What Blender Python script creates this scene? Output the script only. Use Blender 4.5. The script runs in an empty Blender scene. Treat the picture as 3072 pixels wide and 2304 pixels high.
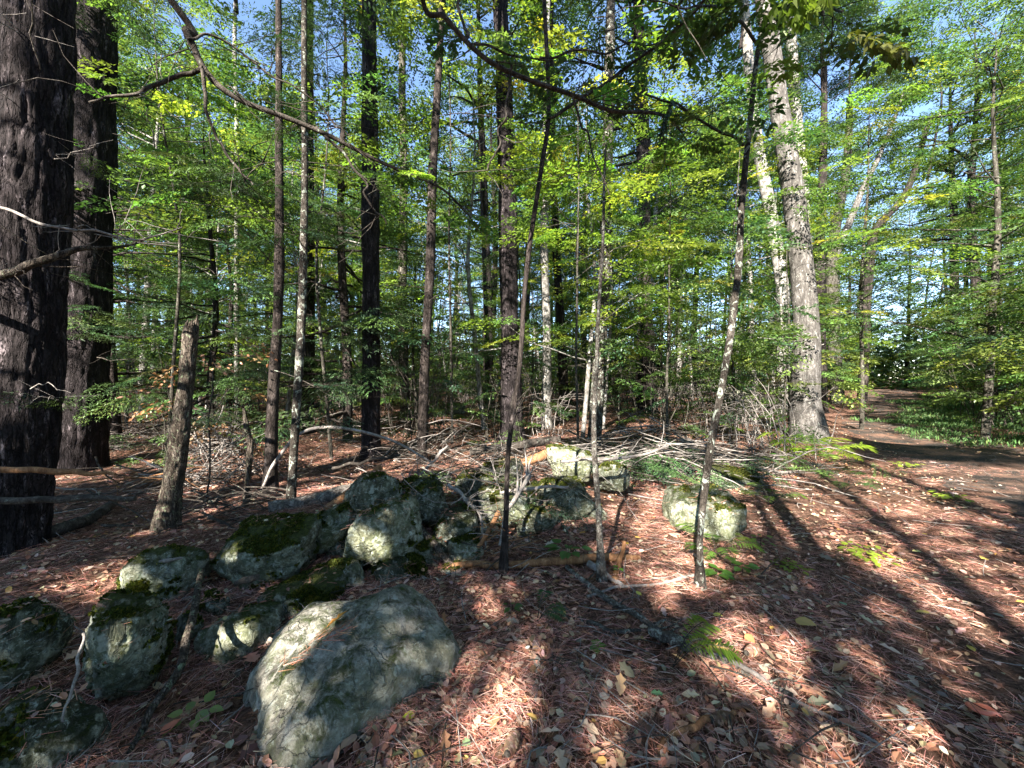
import bpy, math, random
import numpy as np
from mathutils import Vector

random.seed(7)
RNG = np.random.default_rng(7)
scene = bpy.context.scene
COL = scene.collection

# ------------------------------------------------------------------ camera, sky, sun
F_PX = 385.0
EYE = 1.55
PITCH = math.radians(-1.34)
cam_d = bpy.data.cameras.new('camera')
cam = bpy.data.objects.new('camera', cam_d); COL.objects.link(cam)
cam.location = (0, 0, EYE)
cam.rotation_euler = (math.radians(90) + PITCH, 0, 0)
cam_d.sensor_width = 36.0
cam_d.lens = 36.0 * F_PX / 1024.0
cam_d.clip_start = 0.05
cam_d.clip_end = 2000
scene.camera = cam

SUN_EL, SUN_AZ = math.radians(33), math.radians(203)   # azimuth clockwise from +Y (behind, to the left)
TO_SUN = np.array([math.sin(SUN_AZ) * math.cos(SUN_EL), math.cos(SUN_AZ) * math.cos(SUN_EL), math.sin(SUN_EL)])
world = bpy.data.worlds.new('World'); scene.world = world; world.use_nodes = True
wn = world.node_tree.nodes; wn.clear()
sky = wn.new('ShaderNodeTexSky'); sky.sky_type = 'NISHITA'; sky.sun_disc = False
sky.sun_elevation = SUN_EL; sky.sun_rotation = SUN_AZ; sky.air_density = 1.0; sky.altitude = 2200; sky.dust_density = 0.0; sky.ozone_density = 1.6
bg = wn.new('ShaderNodeBackground'); bg.inputs[1].default_value = 0.08
wo = wn.new('ShaderNodeOutputWorld')
world.node_tree.links.new(sky.outputs[0], bg.inputs[0]); world.node_tree.links.new(bg.outputs[0], wo.inputs[0])
sun_d = bpy.data.lights.new('sun', 'SUN'); sun_d.energy = 5.0; sun_d.angle = math.radians(0.5); sun_d.color = (1.0, 0.94, 0.84)
sun = bpy.data.objects.new('sun', sun_d); COL.objects.link(sun)
sun.rotation_euler = Vector(TO_SUN).to_track_quat('Z', 'Y').to_euler()
scene.view_settings.view_transform = 'Standard'
scene.view_settings.look = 'None'
scene.view_settings.exposure = 2.75
scene.view_settings.gamma = 1.0
scene.render.engine = 'CYCLES'
scene.cycles.max_bounces = 6
scene.cycles.diffuse_bounces = 4
scene.cycles.glossy_bounces = 1
scene.cycles.transmission_bounces = 3
scene.cycles.transparent_max_bounces = 4
scene.cycles.caustics_reflective = False
scene.cycles.caustics_refractive = False
scene.cycles.use_denoising = True

# ------------------------------------------------------------------ maths helpers
def ray(u, v):
    a, b = (u - 512) / F_PX, -(v - 384) / F_PX
    c, s = math.cos(PITCH), math.sin(PITCH)
    return np.array([a, c - s * b, s + c * b])

def _hash(ix, iy, iz, seed):
    h = (ix * 374761393 + iy * 668265263 + iz * 2147483647 + seed * 974634777) & 0xFFFFFFFF
    h = ((h ^ (h >> 13)) * 1274126177) & 0xFFFFFFFF
    h = ((h ^ (h >> 16)) * 2246822519) & 0xFFFFFFFF
    return ((h ^ (h >> 15)) & 0xFFFFFF) / 16777215.0

def vnoise(p, seed=0):
    p = np.asarray(p, float)
    i = np.floor(p).astype(np.int64); f = p - i
    f = f * f * (3 - 2 * f)
    r = 0
    for dx in (0, 1):
        wx = f[..., 0] if dx else 1 - f[..., 0]
        for dy in (0, 1):
            wy = f[..., 1] if dy else 1 - f[..., 1]
            for dz in (0, 1):
                wz = f[..., 2] if dz else 1 - f[..., 2]
                r = r + wx * wy * wz * _hash(i[..., 0] + dx, i[..., 1] + dy, i[..., 2] + dz, seed)
    return r * 2 - 1

def fbm(p, seed=0, octv=4, gain=.5):
    r, a = 0, 1.0
    p = np.asarray(p, float)
    for k in range(octv):
        r = r + a * vnoise(p, seed + k); p = p * 2.03 + 11.3; a *= gain
    return r

def hgt(x, y):
    x = np.asarray(x, float); y = np.asarray(y, float)
    p = np.stack([x, y, x * 0], -1)
    r = np.hypot(x, y)
    z = 0.035 * vnoise(p * 1.3, 3) + 0.07 * vnoise(p * .45, 4) * np.clip(r / 4, .3, 1) + 0.35 * vnoise(p * .07, 5) * np.clip((r - 12) / 20, 0, 1)
    z = z + 0.16 * np.exp(-(((x + 0.1) / 1.5) ** 2 + ((y - 4.6) / 1.0) ** 2))
    z = z - 0.14 * np.exp(-(((x + 1.75) / .42) ** 2 + ((y - 1.95) / .45) ** 2))
    z = z + 0.22 * np.exp(-(((x - 7.3) / .9) ** 2 + ((y - 9.4) / .8) ** 2))
    return z

def ground(u, v):
    d = ray(u, v); t = EYE / max(1e-3, -d[2])
    for _ in range(25):
        p = d * t
        g = float(hgt(p[0], p[1])); t = t * .5 + .5 * (EYE - g) / max(1e-3, -d[2])
    return np.array([d[0] * t, d[1] * t, float(hgt(d[0] * t, d[1] * t))])

def at(u, v, Y):
    d = ray(u, v); t = Y / d[1]
    return np.array([d[0] * t, d[1] * t, EYE + d[2] * t])

# ------------------------------------------------------------------ mesh helpers
def make_mesh(name, batches, mats, smooth=True):
    """batches: (verts (N,3), faces (M,k), material index, colours (N,3) or None)"""
    vs, loops, tot, mi, cs = [], [], [], [], []
    off = 0; anyc = any(b[3] is not None for b in batches)
    for v, f, m, c in batches:
        v = np.asarray(v, np.float32).reshape(-1, 3); f = np.asarray(f, np.int64)
        if len(f) == 0: continue
        vs.append(v); loops.append((f + off).ravel()); tot.append(np.full(len(f), f.shape[1])); mi.append(np.full(len(f), m))
        if anyc: cs.append(np.ones((len(v), 3)) * .5 if c is None else np.asarray(c, float).reshape(-1, 3))
        off += len(v)
    vs = np.concatenate(vs); loops = np.concatenate(loops); tot = np.concatenate(tot); mi = np.concatenate(mi)
    me = bpy.data.meshes.new(name)
    me.vertices.add(len(vs)); me.vertices.foreach_set('co', vs.ravel())
    me.loops.add(len(loops)); me.loops.foreach_set('vertex_index', loops.astype(np.int32))
    me.polygons.add(len(tot))
    st = np.concatenate([[0], np.cumsum(tot)[:-1]])
    me.polygons.foreach_set('loop_start', st.astype(np.int32))
    me.polygons.foreach_set('loop_total', tot.astype(np.int32))
    me.polygons.foreach_set('material_index', mi.astype(np.int32))
    me.polygons.foreach_set('use_smooth', np.full(len(tot), smooth))
    if anyc:
        a = me.color_attributes.new('tint', 'FLOAT_COLOR', 'POINT')
        c = np.concatenate(cs); c4 = np.concatenate([c, np.ones((len(c), 1))], 1)
        a.data.foreach_set('color', c4.astype(np.float32).ravel())
    for m in mats: me.materials.append(m)
    me.update(calc_edges=True)
    return me

def link(name, me, parent=None, loc=None):
    o = bpy.data.objects.new(name, me); COL.objects.link(o)
    if loc is not None: o.location = loc
    if parent is not None: o.parent = parent
    return o

def tag(o, label=None, cat=None, group=None, kind=None):
    if label: o['label'] = label
    if cat: o['category'] = cat
    if group: o['group'] = group
    if kind: o['kind'] = kind
    return o

def empty(name, loc, label, cat, group=None, rz=0):
    o = bpy.data.objects.new(name, None); COL.objects.link(o)
    o.location = loc; o.rotation_euler = (0, 0, rz)
    o.empty_display_size = .1
    return tag(o, label, cat, group)

def smooth_path(pts, n):
    pts = np.asarray(pts, float)
    if len(pts) == 2:
        t = np.linspace(0, 1, n)[:, None]; return pts[0] * (1 - t) + pts[1] * t
    P = np.vstack([2 * pts[0] - pts[1], pts, 2 * pts[-1] - pts[-2]])
    seg = len(pts) - 1
    t = np.linspace(0, seg - 1e-6, n); i = t.astype(int); f = (t - i)[:, None]
    p0, p1, p2, p3 = P[i], P[i + 1], P[i + 2], P[i + 3]
    return .5 * (2 * p1 + (p2 - p0) * f + (2 * p0 - 5 * p1 + 4 * p2 - p3) * f ** 2 + (3 * p1 - p0 - 3 * p2 + p3) * f ** 3)

def tube(pts, rad, seg=8, n=None, disp=None, wob=0, seed=0, cap=True, mat=0):
    """tube along points; rad list along points; disp(P, N)->offset"""
    pts = np.asarray(pts, float)
    if n is None: n = max(2, len(pts) * 3)
    rr = np.interp(np.linspace(0, 1, n), np.linspace(0, 1, len(rad)), rad)
    P = smooth_path(pts, n)
    if wob:
        L = np.linspace(0, 1, n)[:, None] * 7 + seed * 13.7
        P = P + wob * np.concatenate([vnoise(np.concatenate([L, L * 0, L * 0 + k], 1), seed)[:, None] for k in range(3)], 1)
    T = np.gradient(P, axis=0); T /= np.linalg.norm(T, axis=1)[:, None] + 1e-9
    ref = np.array([1., 0, 0]) if abs(T[0][0]) < .8 else np.array([0, 1., 0])
    A = np.empty_like(P); a = ref - T[0] * (ref @ T[0]); a /= np.linalg.norm(a)
    for i in range(n):
        a = a - T[i] * (a @ T[i]); a /= np.linalg.norm(a) + 1e-9; A[i] = a
    B = np.cross(T, A)
    th = np.arange(seg) * 2 * math.pi / seg
    N = A[:, None] * np.cos(th)[None, :, None] + B[:, None] * np.sin(th)[None, :, None]
    V = P[:, None] + N * rr[:, None, None]
    if disp is not None:
        V = V + N * disp(V, rr)[..., None]
    V = V.reshape(-1, 3)
    i = np.arange(n - 1)[:, None] * seg; j = np.arange(seg)[None]; k = (np.arange(seg) + 1)[None] % seg
    F = np.stack([i + j, i + k, i + seg + k, i + seg + j], -1).reshape(-1, 4)
    out = [(V, F, mat, None)]
    if cap:
        j = np.arange(seg)
        for s, c in ((0, P[0]), ((n - 1) * seg, P[-1])):
            v = np.vstack([V[s:s + seg], c[None]])
            f = np.stack([j, (j + 1) % seg, np.full(seg, seg)], -1)
            out.append((v, f if s else f[:, ::-1], mat, None))
    return out

def join(batches):
    """merge batches of the same face size/material to keep lists short"""
    return batches

# ------------------------------------------------------------------ materials
def new_mat(name):
    m = bpy.data.materials.new(name); m.use_nodes = True
    nt = m.node_tree; nt.nodes.clear()
    out = nt.nodes.new('ShaderNodeOutputMaterial')
    return m, nt, out

class NG:
    def __init__(s, nt): s.nt = nt
    def n(s, t, **kw):
        x = s.nt.nodes.new(t)
        for k, v in kw.items(): setattr(x, k, v)
        return x
    def l(s, a, b): s.nt.links.new(a, b)
    def coord(s, scale=(1, 1, 1), kind='Object'):
        tc = s.n('ShaderNodeTexCoord'); mp = s.n('ShaderNodeMapping')
        mp.inputs['Scale'].default_value = scale
        s.l(tc.outputs[kind], mp.inputs[0]); return mp.outputs[0]
    def noise(s, vec, scale, detail=5, rough=.6, dist=0):
        x = s.n('ShaderNodeTexNoise'); x.inputs['Scale'].default_value = scale
        x.inputs['Detail'].default_value = detail; x.inputs['Roughness'].default_value = rough; x.inputs['Distortion'].default_value = dist
        s.l(vec, x.inputs['Vector']); return x.outputs[0]
    def ramp(s, fac, stops, interp='LINEAR'):
        x = s.n('ShaderNodeValToRGB'); x.color_ramp.interpolation = interp
        e = x.color_ramp.elements
        while len(e) < len(stops): e.new(.5)
        for k, (p, c) in enumerate(stops):
            e[k].position = p; e[k].color = (*c, 1) if isinstance(c, tuple) else (c, c, c, 1)
        s.l(fac, x.inputs[0]); return x.outputs[0]
    def mix(s, fac, a, b, mode='MIX'):
        x = s.n('ShaderNodeMix', data_type='RGBA', blend_type=mode)
        for i, val in ((0, fac), (6, a), (7, b)):
            if hasattr(val, 'is_output'): s.l(val, x.inputs[i])
            else: x.inputs[i].default_value = val if i == 0 else (*val, 1)
        return x.outputs[2]
    def math(s, op, a, b=0.0, clamp=False):
        x = s.n('ShaderNodeMath', operation=op); x.use_clamp = clamp
        for i, val in ((0, a), (1, b)):
            if hasattr(val, 'is_output'): s.l(val, x.inputs[i])
            else: x.inputs[i].default_value = val
        return x.outputs[0]
    def bump(s, h, strength, dist):
        x = s.n('ShaderNodeBump'); x.inputs['Strength'].default_value = strength; x.inputs['Distance'].default_value = dist
        s.l(h, x.inputs['Height']); return x.outputs[0]

def principled(g, out, col, rough=.9, normal=None, spec=.25):
    p = g.n('ShaderNodeBsdfPrincipled')
    if hasattr(col, 'is_output'): g.l(col, p.inputs['Base Color'])
    else: p.inputs['Base Color'].default_value = (*col, 1)
    if hasattr(rough, 'is_output'): g.l(rough, p.inputs['Roughness'])
    else: p.inputs['Roughness'].default_value = rough
    p.inputs['Specular IOR Level'].default_value = spec
    if normal is not None: g.l(normal, p.inputs['Normal'])
    g.l(p.outputs[0], out.inputs[0]); return p

def mat_leaf(name, trans=.45, gloss=.6, tint=(1, 1, 1)):
    m, nt, out = new_mat(name); g = NG(nt)
    at_ = g.n('ShaderNodeAttribute'); at_.attribute_name = 'tint'
    c = g.mix(1.0, at_.outputs['Color'], tint, 'MULTIPLY')
    d = g.n('ShaderNodeBsdfPrincipled'); g.l(c, d.inputs['Base Color']); d.inputs['Roughness'].default_value = .42
    d.inputs['Specular IOR Level'].default_value = gloss
    t = g.n('ShaderNodeBsdfTranslucent')
    tc = g.mix(1.0, c, (1.35, 1.45, .65), 'MULTIPLY'); g.l(tc, t.inputs[0])
    ms = g.n('ShaderNodeMixShader'); ms.inputs[0].default_value = trans
    g.l(d.outputs[0], ms.inputs[1]); g.l(t.outputs[0], ms.inputs[2]); g.l(ms.outputs[0], out.inputs[0])
    return m

def mat_bark(name, dark, mid, pale, scale=9, stretch=.22, bump=.6, lichen=0.0, lichen_col=(.33, .38, .30), lo=.36, hi=.66):
    m, nt, out = new_mat(name); g = NG(nt)
    co = g.coord((1, 1, stretch))
    n1 = g.noise(co, scale, 7, .65, .4)
    n2 = g.noise(g.coord(), scale * .35, 4, .6)
    n3 = g.noise(g.coord((1, 1, .6)), scale * 5, 4, .7)
    nf = g.noise(g.coord((1, 1, stretch * .8)), scale * 2.3, 3, .5, .3)
    crack = g.ramp(g.math('ABSOLUTE', g.math('SUBTRACT', nf, .5)), [(.008, 0.0), (.06, 1.0)])
    h = g.math('ADD', g.math('MULTIPLY', n1, .7), g.math('MULTIPLY', n3, .3))
    c = g.ramp(h, [(lo, dark), ((lo + hi) / 2, mid), (hi, pale)])
    c = g.mix(g.math('MULTIPLY', g.math('SUBTRACT', 1.0, crack), min(1.0, bump)), c, dark)
    h = g.math('ADD', h, g.math('MULTIPLY', crack, .35))
    c = g.mix(g.ramp(n2, [(.35, 0.0), (.7, .35)]), c, tuple(x * .55 for x in mid))
    if lichen:
        n4 = g.noise(g.coord((1, 1, .7)), scale * .9, 6, .7, 1.0)
        mask = g.ramp(n4, [(.64 - lichen * .10, 0.0), (.68 - lichen * .10, .8)])
        c = g.mix(mask, c, lichen_col)
    principled(g, out, c, .92, g.bump(h, bump, .03), .15)
    return m

def mat_rock(name, base, pale, moss=.3, lichen=.4, moss_col=(.055, .075, .012), green=(.20, .26, .17)):
    m, nt, out = new_mat(name); g = NG(nt)
    co = g.coord()
    big = g.noise(co, 2.2, 4, .6, .3)
    mid = g.noise(co, 9, 8, .72, .2)
    fine = g.noise(co, 70, 4, .75)
    streak = g.noise(g.coord((1, 1, .35)), 14, 6, .7, .5)
    dk = tuple(x * .38 for x in base)
    c = g.ramp(mid, [(.38, dk), (.49, base), (.60, pale)])
    c = g.mix(g.ramp(big, [(.42, 0.0), (.6, .75)]), c, g.mix(.5, green, c))
    c = g.mix(g.ramp(streak, [(.5, 0.0), (.6, .8)]), c, tuple(x * .5 for x in green))
    c = g.mix(g.math('MULTIPLY', g.ramp(fine, [(.3, .8), (.5, 0.0)]), .8), c, tuple(x * .3 for x in base))
    vo = g.n('ShaderNodeTexVoronoi'); vo.inputs['Scale'].default_value = 9
    wp = g.n('ShaderNodeVectorMath', operation='ADD'); nv = g.n('ShaderNodeTexNoise'); nv.inputs['Scale'].default_value = 14
    g.l(co, nv.inputs['Vector']); sc_ = g.n('ShaderNodeVectorMath', operation='SCALE'); sc_.inputs['Scale'].default_value = .12
    g.l(nv.outputs['Color'], sc_.inputs[0]); g.l(co, wp.inputs[0]); g.l(sc_.outputs[0], wp.inputs[1]); g.l(wp.outputs[0], vo.inputs['Vector'])
    spot = g.ramp(vo.outputs['Distance'], [(.22, 1.0), (.27, 0.0)])
    l2 = g.ramp(g.noise(co, 3.3, 3, .5), [(.66 - lichen * .12, 0.0), (.70 - lichen * .12, 1.0)])
    c = g.mix(g.math('MULTIPLY', g.math('MULTIPLY', spot, l2), .75), c, (.33, .36, .31))
    ck = g.noise(g.coord((1, 1, 1.6)), 2.6, 5, .55, .8)
    ckm = g.ramp(g.math('ABSOLUTE', g.math('SUBTRACT', ck, .5)), [(.002, 1.0), (.012, 0.0)])
    c = g.mix(g.math('MULTIPLY', ckm, .22), c, tuple(x * .2 for x in base))
    # pale crust
    crust = g.ramp(g.noise(co, 26, 7, .8, .8), [(.54, 0.0), (.62, .8)])
    c = g.mix(g.math('MULTIPLY', crust, lichen), c, (.42, .46, .40))
    geo = g.n('ShaderNodeNewGeometry'); sx = g.n('ShaderNodeSeparateXYZ'); g.l(geo.outputs['Normal'], sx.inputs[0])
    mm = g.math('ADD', g.math('MULTIPLY', sx.outputs['Z'], .55), g.math('MULTIPLY', g.noise(co, 7, 9, .8, .6), 1.7))
    mask = g.ramp(g.math('MULTIPLY', mm, .5), [(.69 - moss * .36, 0.0), (.77 - moss * .36, 1.0)])
    mc = g.ramp(g.noise(co, 40, 4, .7), [(.3, tuple(x * .45 for x in moss_col)), (.55, moss_col), (.75, tuple(x * 1.9 for x in moss_col))])
    c = g.mix(mask, c, mc)
    hh = g.math('ADD', g.math('MULTIPLY', mid, .6), g.math('MULTIPLY', fine, .25))
    hh = g.math('ADD', hh, g.math('MULTIPLY', mask, g.math('MULTIPLY', g.noise(co, 110, 3, .7), .5)))
    hh = g.math('SUBTRACT', hh, g.math('MULTIPLY', ckm, .3))
    principled(g, out, c, .85, g.bump(hh, 1.0, .06), .25)
    return m

M = {}
M['leaf'] = mat_leaf('green_leaf', .42)
M['leaf_y'] = mat_leaf('yellow_green_leaf', .55)
M['hemlock'] = mat_leaf('hemlock_needles', .15, .2)
M['litter'] = mat_leaf('dead_leaf', .12, .25)
M['needle'] = mat_leaf('fallen_pine_needle', 0.0, .3)
M['grass'] = mat_leaf('grass_blade', .3, .12)
M['pine'] = mat_bark('pine_bark', (.008, .006, .006), (.040, .032, .033), (.32, .265, .28), 14, .22, 1.0, lo=.42, hi=.70)
M['pine_far'] = mat_bark('dark_bark', (.010, .008, .007), (.035, .028, .025), (.15, .12, .115), 12, .25, .8, lo=.4, hi=.66)
M['hemlock_bark'] = mat_bark('hemlock_bark', (.014, .011, .009), (.045, .035, .031), (.16, .13, .12), 16, .3, .8, lo=.4, hi=.66)
M['oak'] = mat_bark('grey_oak_bark', (.03, .027, .024), (.095, .086, .078), (.29, .27, .255), 14, .3, .5, .45, (.36, .37, .33))
M['pale'] = mat_bark('pale_smooth_bark', (.07, .062, .055), (.22, .205, .185), (.42, .40, .38), 9, .7, .5, .3, (.42, .43, .38), lo=.4, hi=.6)
M['grey'] = mat_bark('grey_brown_bark', (.022, .019, .015), (.065, .058, .046), (.19, .17, .145), 14, .3, .7, .4, (.20, .23, .17), lo=.4, hi=.64)
M['lichen_bark'] = mat_bark('lichen_spotted_bark', (.018, .014, .011), (.055, .046, .038), (.17, .15, .13), 18, .6, .7, .9, (.33, .36, .30), lo=.4, hi=.64)
M['snag'] = mat_bark('weathered_snag_bark', (.02, .015, .011), (.095, .074, .058), (.28, .24, .20), 30, .18, 1.0, .6, (.2, .24, .15))
M['stick'] = mat_bark('dead_stick_grey', (.10, .085, .075), (.24, .21, .19), (.42, .39, .36), 20, .8, .3)
M['stick_dark'] = mat_bark('dead_stick_dark', (.018, .014, .011), (.06, .05, .042), (.15, .13, .11), 18, .7, .4, .3, (.22, .25, .2))
M['stick_red'] = mat_bark('bare_orange_wood', (.10, .045, .022), (.25, .125, .06), (.40, .23, .12), 18, .15, .4)
M['crusty'] = mat_bark('lichen_crusted_bark', (.03, .024, .02), (.11, .095, .08), (.27, .25, .225), 22, .7, .7, .75, (.34, .36, .30), lo=.38, hi=.62)
M['log'] = mat_bark('log_bark', (.05, .042, .036), (.18, .16, .14), (.38, .35, .32), 15, .5, .8, .2)
M['rock_grey'] = mat_rock('grey_boulder_stone', (.20, .185, .155), (.36, .34, .30), .0, .6, green=(.19, .205, .11))
M['rock_lichen'] = mat_rock('lichened_stone', (.17, .165, .11), (.42, .42, .33), .14, 1.0, green=(.17, .20, .09))
M['rock_moss'] = mat_rock('mossy_stone', (.15, .14, .09), (.42, .42, .32), .40, 1.0, moss_col=(.060, .070, .014))
M['rock_dark'] = mat_rock('dark_stone', (.10, .096, .066), (.31, .31, .235), .22, .9, green=(.08, .10, .05), moss_col=(.034, .042, .010))

def mat_ground():
    m, nt, out = new_mat('forest_floor_soil'); g = NG(nt)
    co = g.coord()
    a = g.noise(co, 1.1, 6, .65); b = g.noise(co, 26, 6, .75, .8); c3 = g.noise(co, 90, 3, .8)
    c = g.ramp(b, [(.32, (.035, .020, .013)), (.46, (.12, .06, .042)), (.56, (.26, .14, .10)), (.72, (.38, .25, .18))])
    c = g.mix(g.ramp(a, [(.4, 0.0), (.65, .6)]), c, (.06, .042, .028))
    h = g.math('ADD', b, g.math('MULTIPLY', c3, .6))
    principled(g, out, c, .95, g.bump(h, 1.0, .04), .1); return m
M['ground'] = mat_ground()
def mat_path():
    m, nt, out = new_mat('trodden_path'); g = NG(nt)
    co = g.coord()
    a = g.noise(co, 1.7, 5, .65); b = g.noise(co, 38, 6, .75, .5)
    c = g.ramp(b, [(.33, (.014, .012, .011)), (.5, (.045, .038, .033)), (.7, (.125, .105, .09))])
    c = g.mix(g.ramp(a, [(.45, 0.0), (.62, .75)]), c, (.21, .12, .085))
    principled(g, out, c, .95, g.bump(b, 1.0, .03), .1); return m
M['path'] = mat_path()

# ------------------------------------------------------------------ ground
def build_ground():
    nr, nt_ = 260, 300
    r = np.concatenate([[0.0], np.geomspace(.25, 240, nr)])
    th = np.arange(nt_) * 2 * math.pi / nt_
    X = r[:, None] * np.sin(th); Y = r[:, None] * np.cos(th)
    Z = hgt(X, Y) + .02 * fbm(np.stack([X, Y, X * 0], -1) * 6, 9, 3)
    V = np.stack([X, Y, Z], -1).reshape(-1, 3)
    i = np.arange(nr)[:, None] * nt_; j = np.arange(nt_)[None]; k = (j + 1) % nt_
    F = np.stack([i + j, i + nt_ + j, i + nt_ + k, i + k], -1).reshape(-1, 4)
    o = link('ground', make_mesh('ground', [(V, F, 0, None)], [M['ground']]))
    tag(o, 'forest floor of red brown needles and dead leaves', None, kind='structure')
build_ground()

PATH = np.array([(3.4, -9), (4.4, -1.5), (6.6, 3.2), (8.6, 6.8), (11.3, 11), (17, 17.2), (25, 25.4), (40, 40.5)], float)
def build_path():
    P = smooth_path(np.c_[PATH, np.zeros(len(PATH))], 130)
    T = np.gradient(P, axis=0); T /= np.linalg.norm(T, axis=1)[:, None]
    N = np.stack([T[:, 1], -T[:, 0]], -1)
    nw = 13; w = np.linspace(-1, 1, nw)
    half = 1.5 + .3 * vnoise(np.stack([np.arange(130) * .2] + [np.zeros(130)] * 2, -1), 2)
    X = P[:, 0, None] + N[:, 0, None] * w * half[:, None]; Y = P[:, 1, None] + N[:, 1, None] * w * half[:, None]
    Z = hgt(X, Y) + .02 * fbm(np.stack([X, Y, X * 0], -1) * 6, 9, 3) + .022 - .03 * np.abs(w)[None] ** 4
    V = np.stack([X, Y, Z], -1).reshape(-1, 3)
    i = np.arange(129)[:, None] * nw; j = np.arange(nw - 1)[None]
    F = np.stack([i + j, i + j + 1, i + nw + j + 1, i + nw + j], -1).reshape(-1, 4)
    o = link('path', make_mesh('path', [(V, F, 0, None)], [M['path']]))
    tag(o, 'shaded dirt path running off between the trees', None, kind='structure')
build_path()

# ------------------------------------------------------------------ leaf tools
def pick_cols(n, pal, rng, var=.25):
    pal = np.array(pal, float); w = pal[:, 3] / pal[:, 3].sum()
    k = rng.choice(len(pal), n, p=w)
    c = pal[k, :3] * (1 + var * rng.normal(size=(n, 1))).clip(.45, 1.8)
    return c * (1 + .08 * rng.normal(size=(n, 3)))

def rot_z(a):
    c, s = np.cos(a), np.sin(a); R = np.zeros((len(a), 3, 3)); R[:, 0, 0] = c; R[:, 0, 1] = -s; R[:, 1, 0] = s; R[:, 1, 1] = c; R[:, 2, 2] = 1
    return R
def rot_x(a):
    c, s = np.cos(a), np.sin(a); R = np.zeros((len(a), 3, 3)); R[:, 0, 0] = 1; R[:, 1, 1] = c; R[:, 1, 2] = -s; R[:, 2, 1] = s; R[:, 2, 2] = c
    return R
def rot_y(a):
    c, s = np.cos(a), np.sin(a); R = np.zeros((len(a), 3, 3)); R[:, 1, 1] = 1; R[:, 0, 0] = c; R[:, 0, 2] = s; R[:, 2, 0] = -s; R[:, 2, 2] = c
    return R

QUADLEAF = np.array([[0, 0, 0], [.42, -.28, .03], [1, 0, -.05], [.42, .28, .03]])           # along +X, unit length
FOLDLEAF = np.array([[0, 0, 0], [.22, -.24, .06], [.66, -.25, .06], [1, 0, -.06], [.66, .25, .06], [.22, .24, .06]])
FOLDFACES = np.array([[0, 1, 2, 3], [0, 3, 4, 5]])
OAKLEAF = np.array([[0, 0, 0], [.16, -.16, .03], [.28, -.09, .01], [.42, -.3, .05], [.55, -.13, .01], [.72, -.3, .06], [.82, -.12, .02], [1, 0, -.05],
                    [.82, .12, .02], [.72, .3, .06], [.55, .13, .01], [.42, .3, .05], [.28, .09, .01], [.16, .16, .03]])
OAKFACES = np.array([[0, 1, 2, 3], [0, 3, 4, 7], [4, 5, 6, 7], [0, 7, 10, 11], [7, 8, 9, 10], [0, 11, 12, 13]])

def place_leaves(pos, yaw, pitch, roll, size, cols, shape=QUADLEAF, faces=np.array([[0, 1, 2, 3]]), width=1.0):
    n = len(pos); S = shape * np.array([1, 1, 1]); k = len(S)
    R = rot_z(yaw) @ rot_y(pitch) @ rot_x(roll)
    L = S[None] * size[:, None, None]
    L = L * np.array([1, width, 1])
    V = np.einsum('nij,nkj->nki', R, L) + pos[:, None]
    F = (faces[None] + (np.arange(n) * k)[:, None, None]).reshape(-1, faces.shape[1])
    C = np.repeat(cols, k, axis=0)
    return V.reshape(-1, 3), F, C

def spray_beech(rng, leaf=.072, length=.75, side=7, per=7):
    """flat fan of leaves along +X; returns pos, yaw, size"""
    pos, yaw = [], []
    for i in range(side):
        t = (i + .5) / side
        for s in (-1, 1):
            L = length * (.55 * (1 - t) + .18); a = s * (.75 + .2 * rng.random())
            b = np.array([t * length, 0, 0.0])
            for j in range(per):
                q = (j + 1) / per
                if rng.random() < .15: continue
                p = b + np.array([math.cos(a), math.sin(a), -.12 * q]) * L * q
                for s2 in ((-1, 1) if j % 2 else (1,)):
                    pos.append(p); yaw.append(a + s2 * .6 + rng.normal() * .25)
    pos = np.array(pos); yaw = np.array(yaw)
    pos[:, 2] += -.10 * (pos[:, 0] / length) ** 2 + rng.normal(size=len(pos)) * .012
    return pos, yaw, leaf * (.7 + .5 * rng.random(len(pos)))

def spray_hemlock(rng, leaf=.05, length=.8, side=11):
    pos, yaw = [], []
    for i in range(side):
        t = (i + .4) / side
        for s in (-1, 1):
            L = length * (.5 * (1 - t) ** .8 + .08); a = s * (.85 + .15 * rng.random())
            b = np.array([t * length, 0, 0.0]); per = max(2, int(L / .035))
            for j in range(per):
                q = (j + .5) / per
                if rng.random() < .12: continue
                p = b + np.array([math.cos(a), math.sin(a), -.15 * q]) * L * q
                for s2 in (-1, 1):
                    pos.append(p); yaw.append(a + s2 * .55 + rng.normal() * .15)
    pos = np.array(pos); yaw = np.array(yaw)
    pos[:, 2] += -.12 * (pos[:, 0] / length) ** 2 + rng.normal(size=len(pos)) * .008
    return pos, yaw, leaf * (.7 + .5 * rng.random(len(pos)))

_r = np.random.default_rng(5)
T_BEECH = [spray_beech(_r) for _ in range(3)]
T_BEECH_FAR = [spray_beech(_r, .12, 1.1, 5, 5) for _ in range(3)]
T_HEM = [spray_hemlock(_r) for _ in range(3)]
T_HEM_FAR = [spray_hemlock(_r, .10, 1.1, 6) for _ in range(2)]

GREEN = [(.084, .140, .036, 4), (.105, .170, .050, 4), (.058, .110, .044, 3), (.155, .215, .05, 1.8), (.045, .088, .046, 2)]
YELLOW = [(.16, .225, .048, 4), (.21, .26, .045, 3), (.12, .19, .045, 3), (.29, .27, .04, .7), (.09, .15, .045, 3)]
HEML = [(.050, .092, .038, 4), (.07, .12, .04, 3), (.038, .07, .036, 3), (.10, .15, .045, 1)]
DEADL = [(.26, .13, .06, 3), (.20, .12, .07, 3), (.33, .20, .11, 1)]

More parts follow.
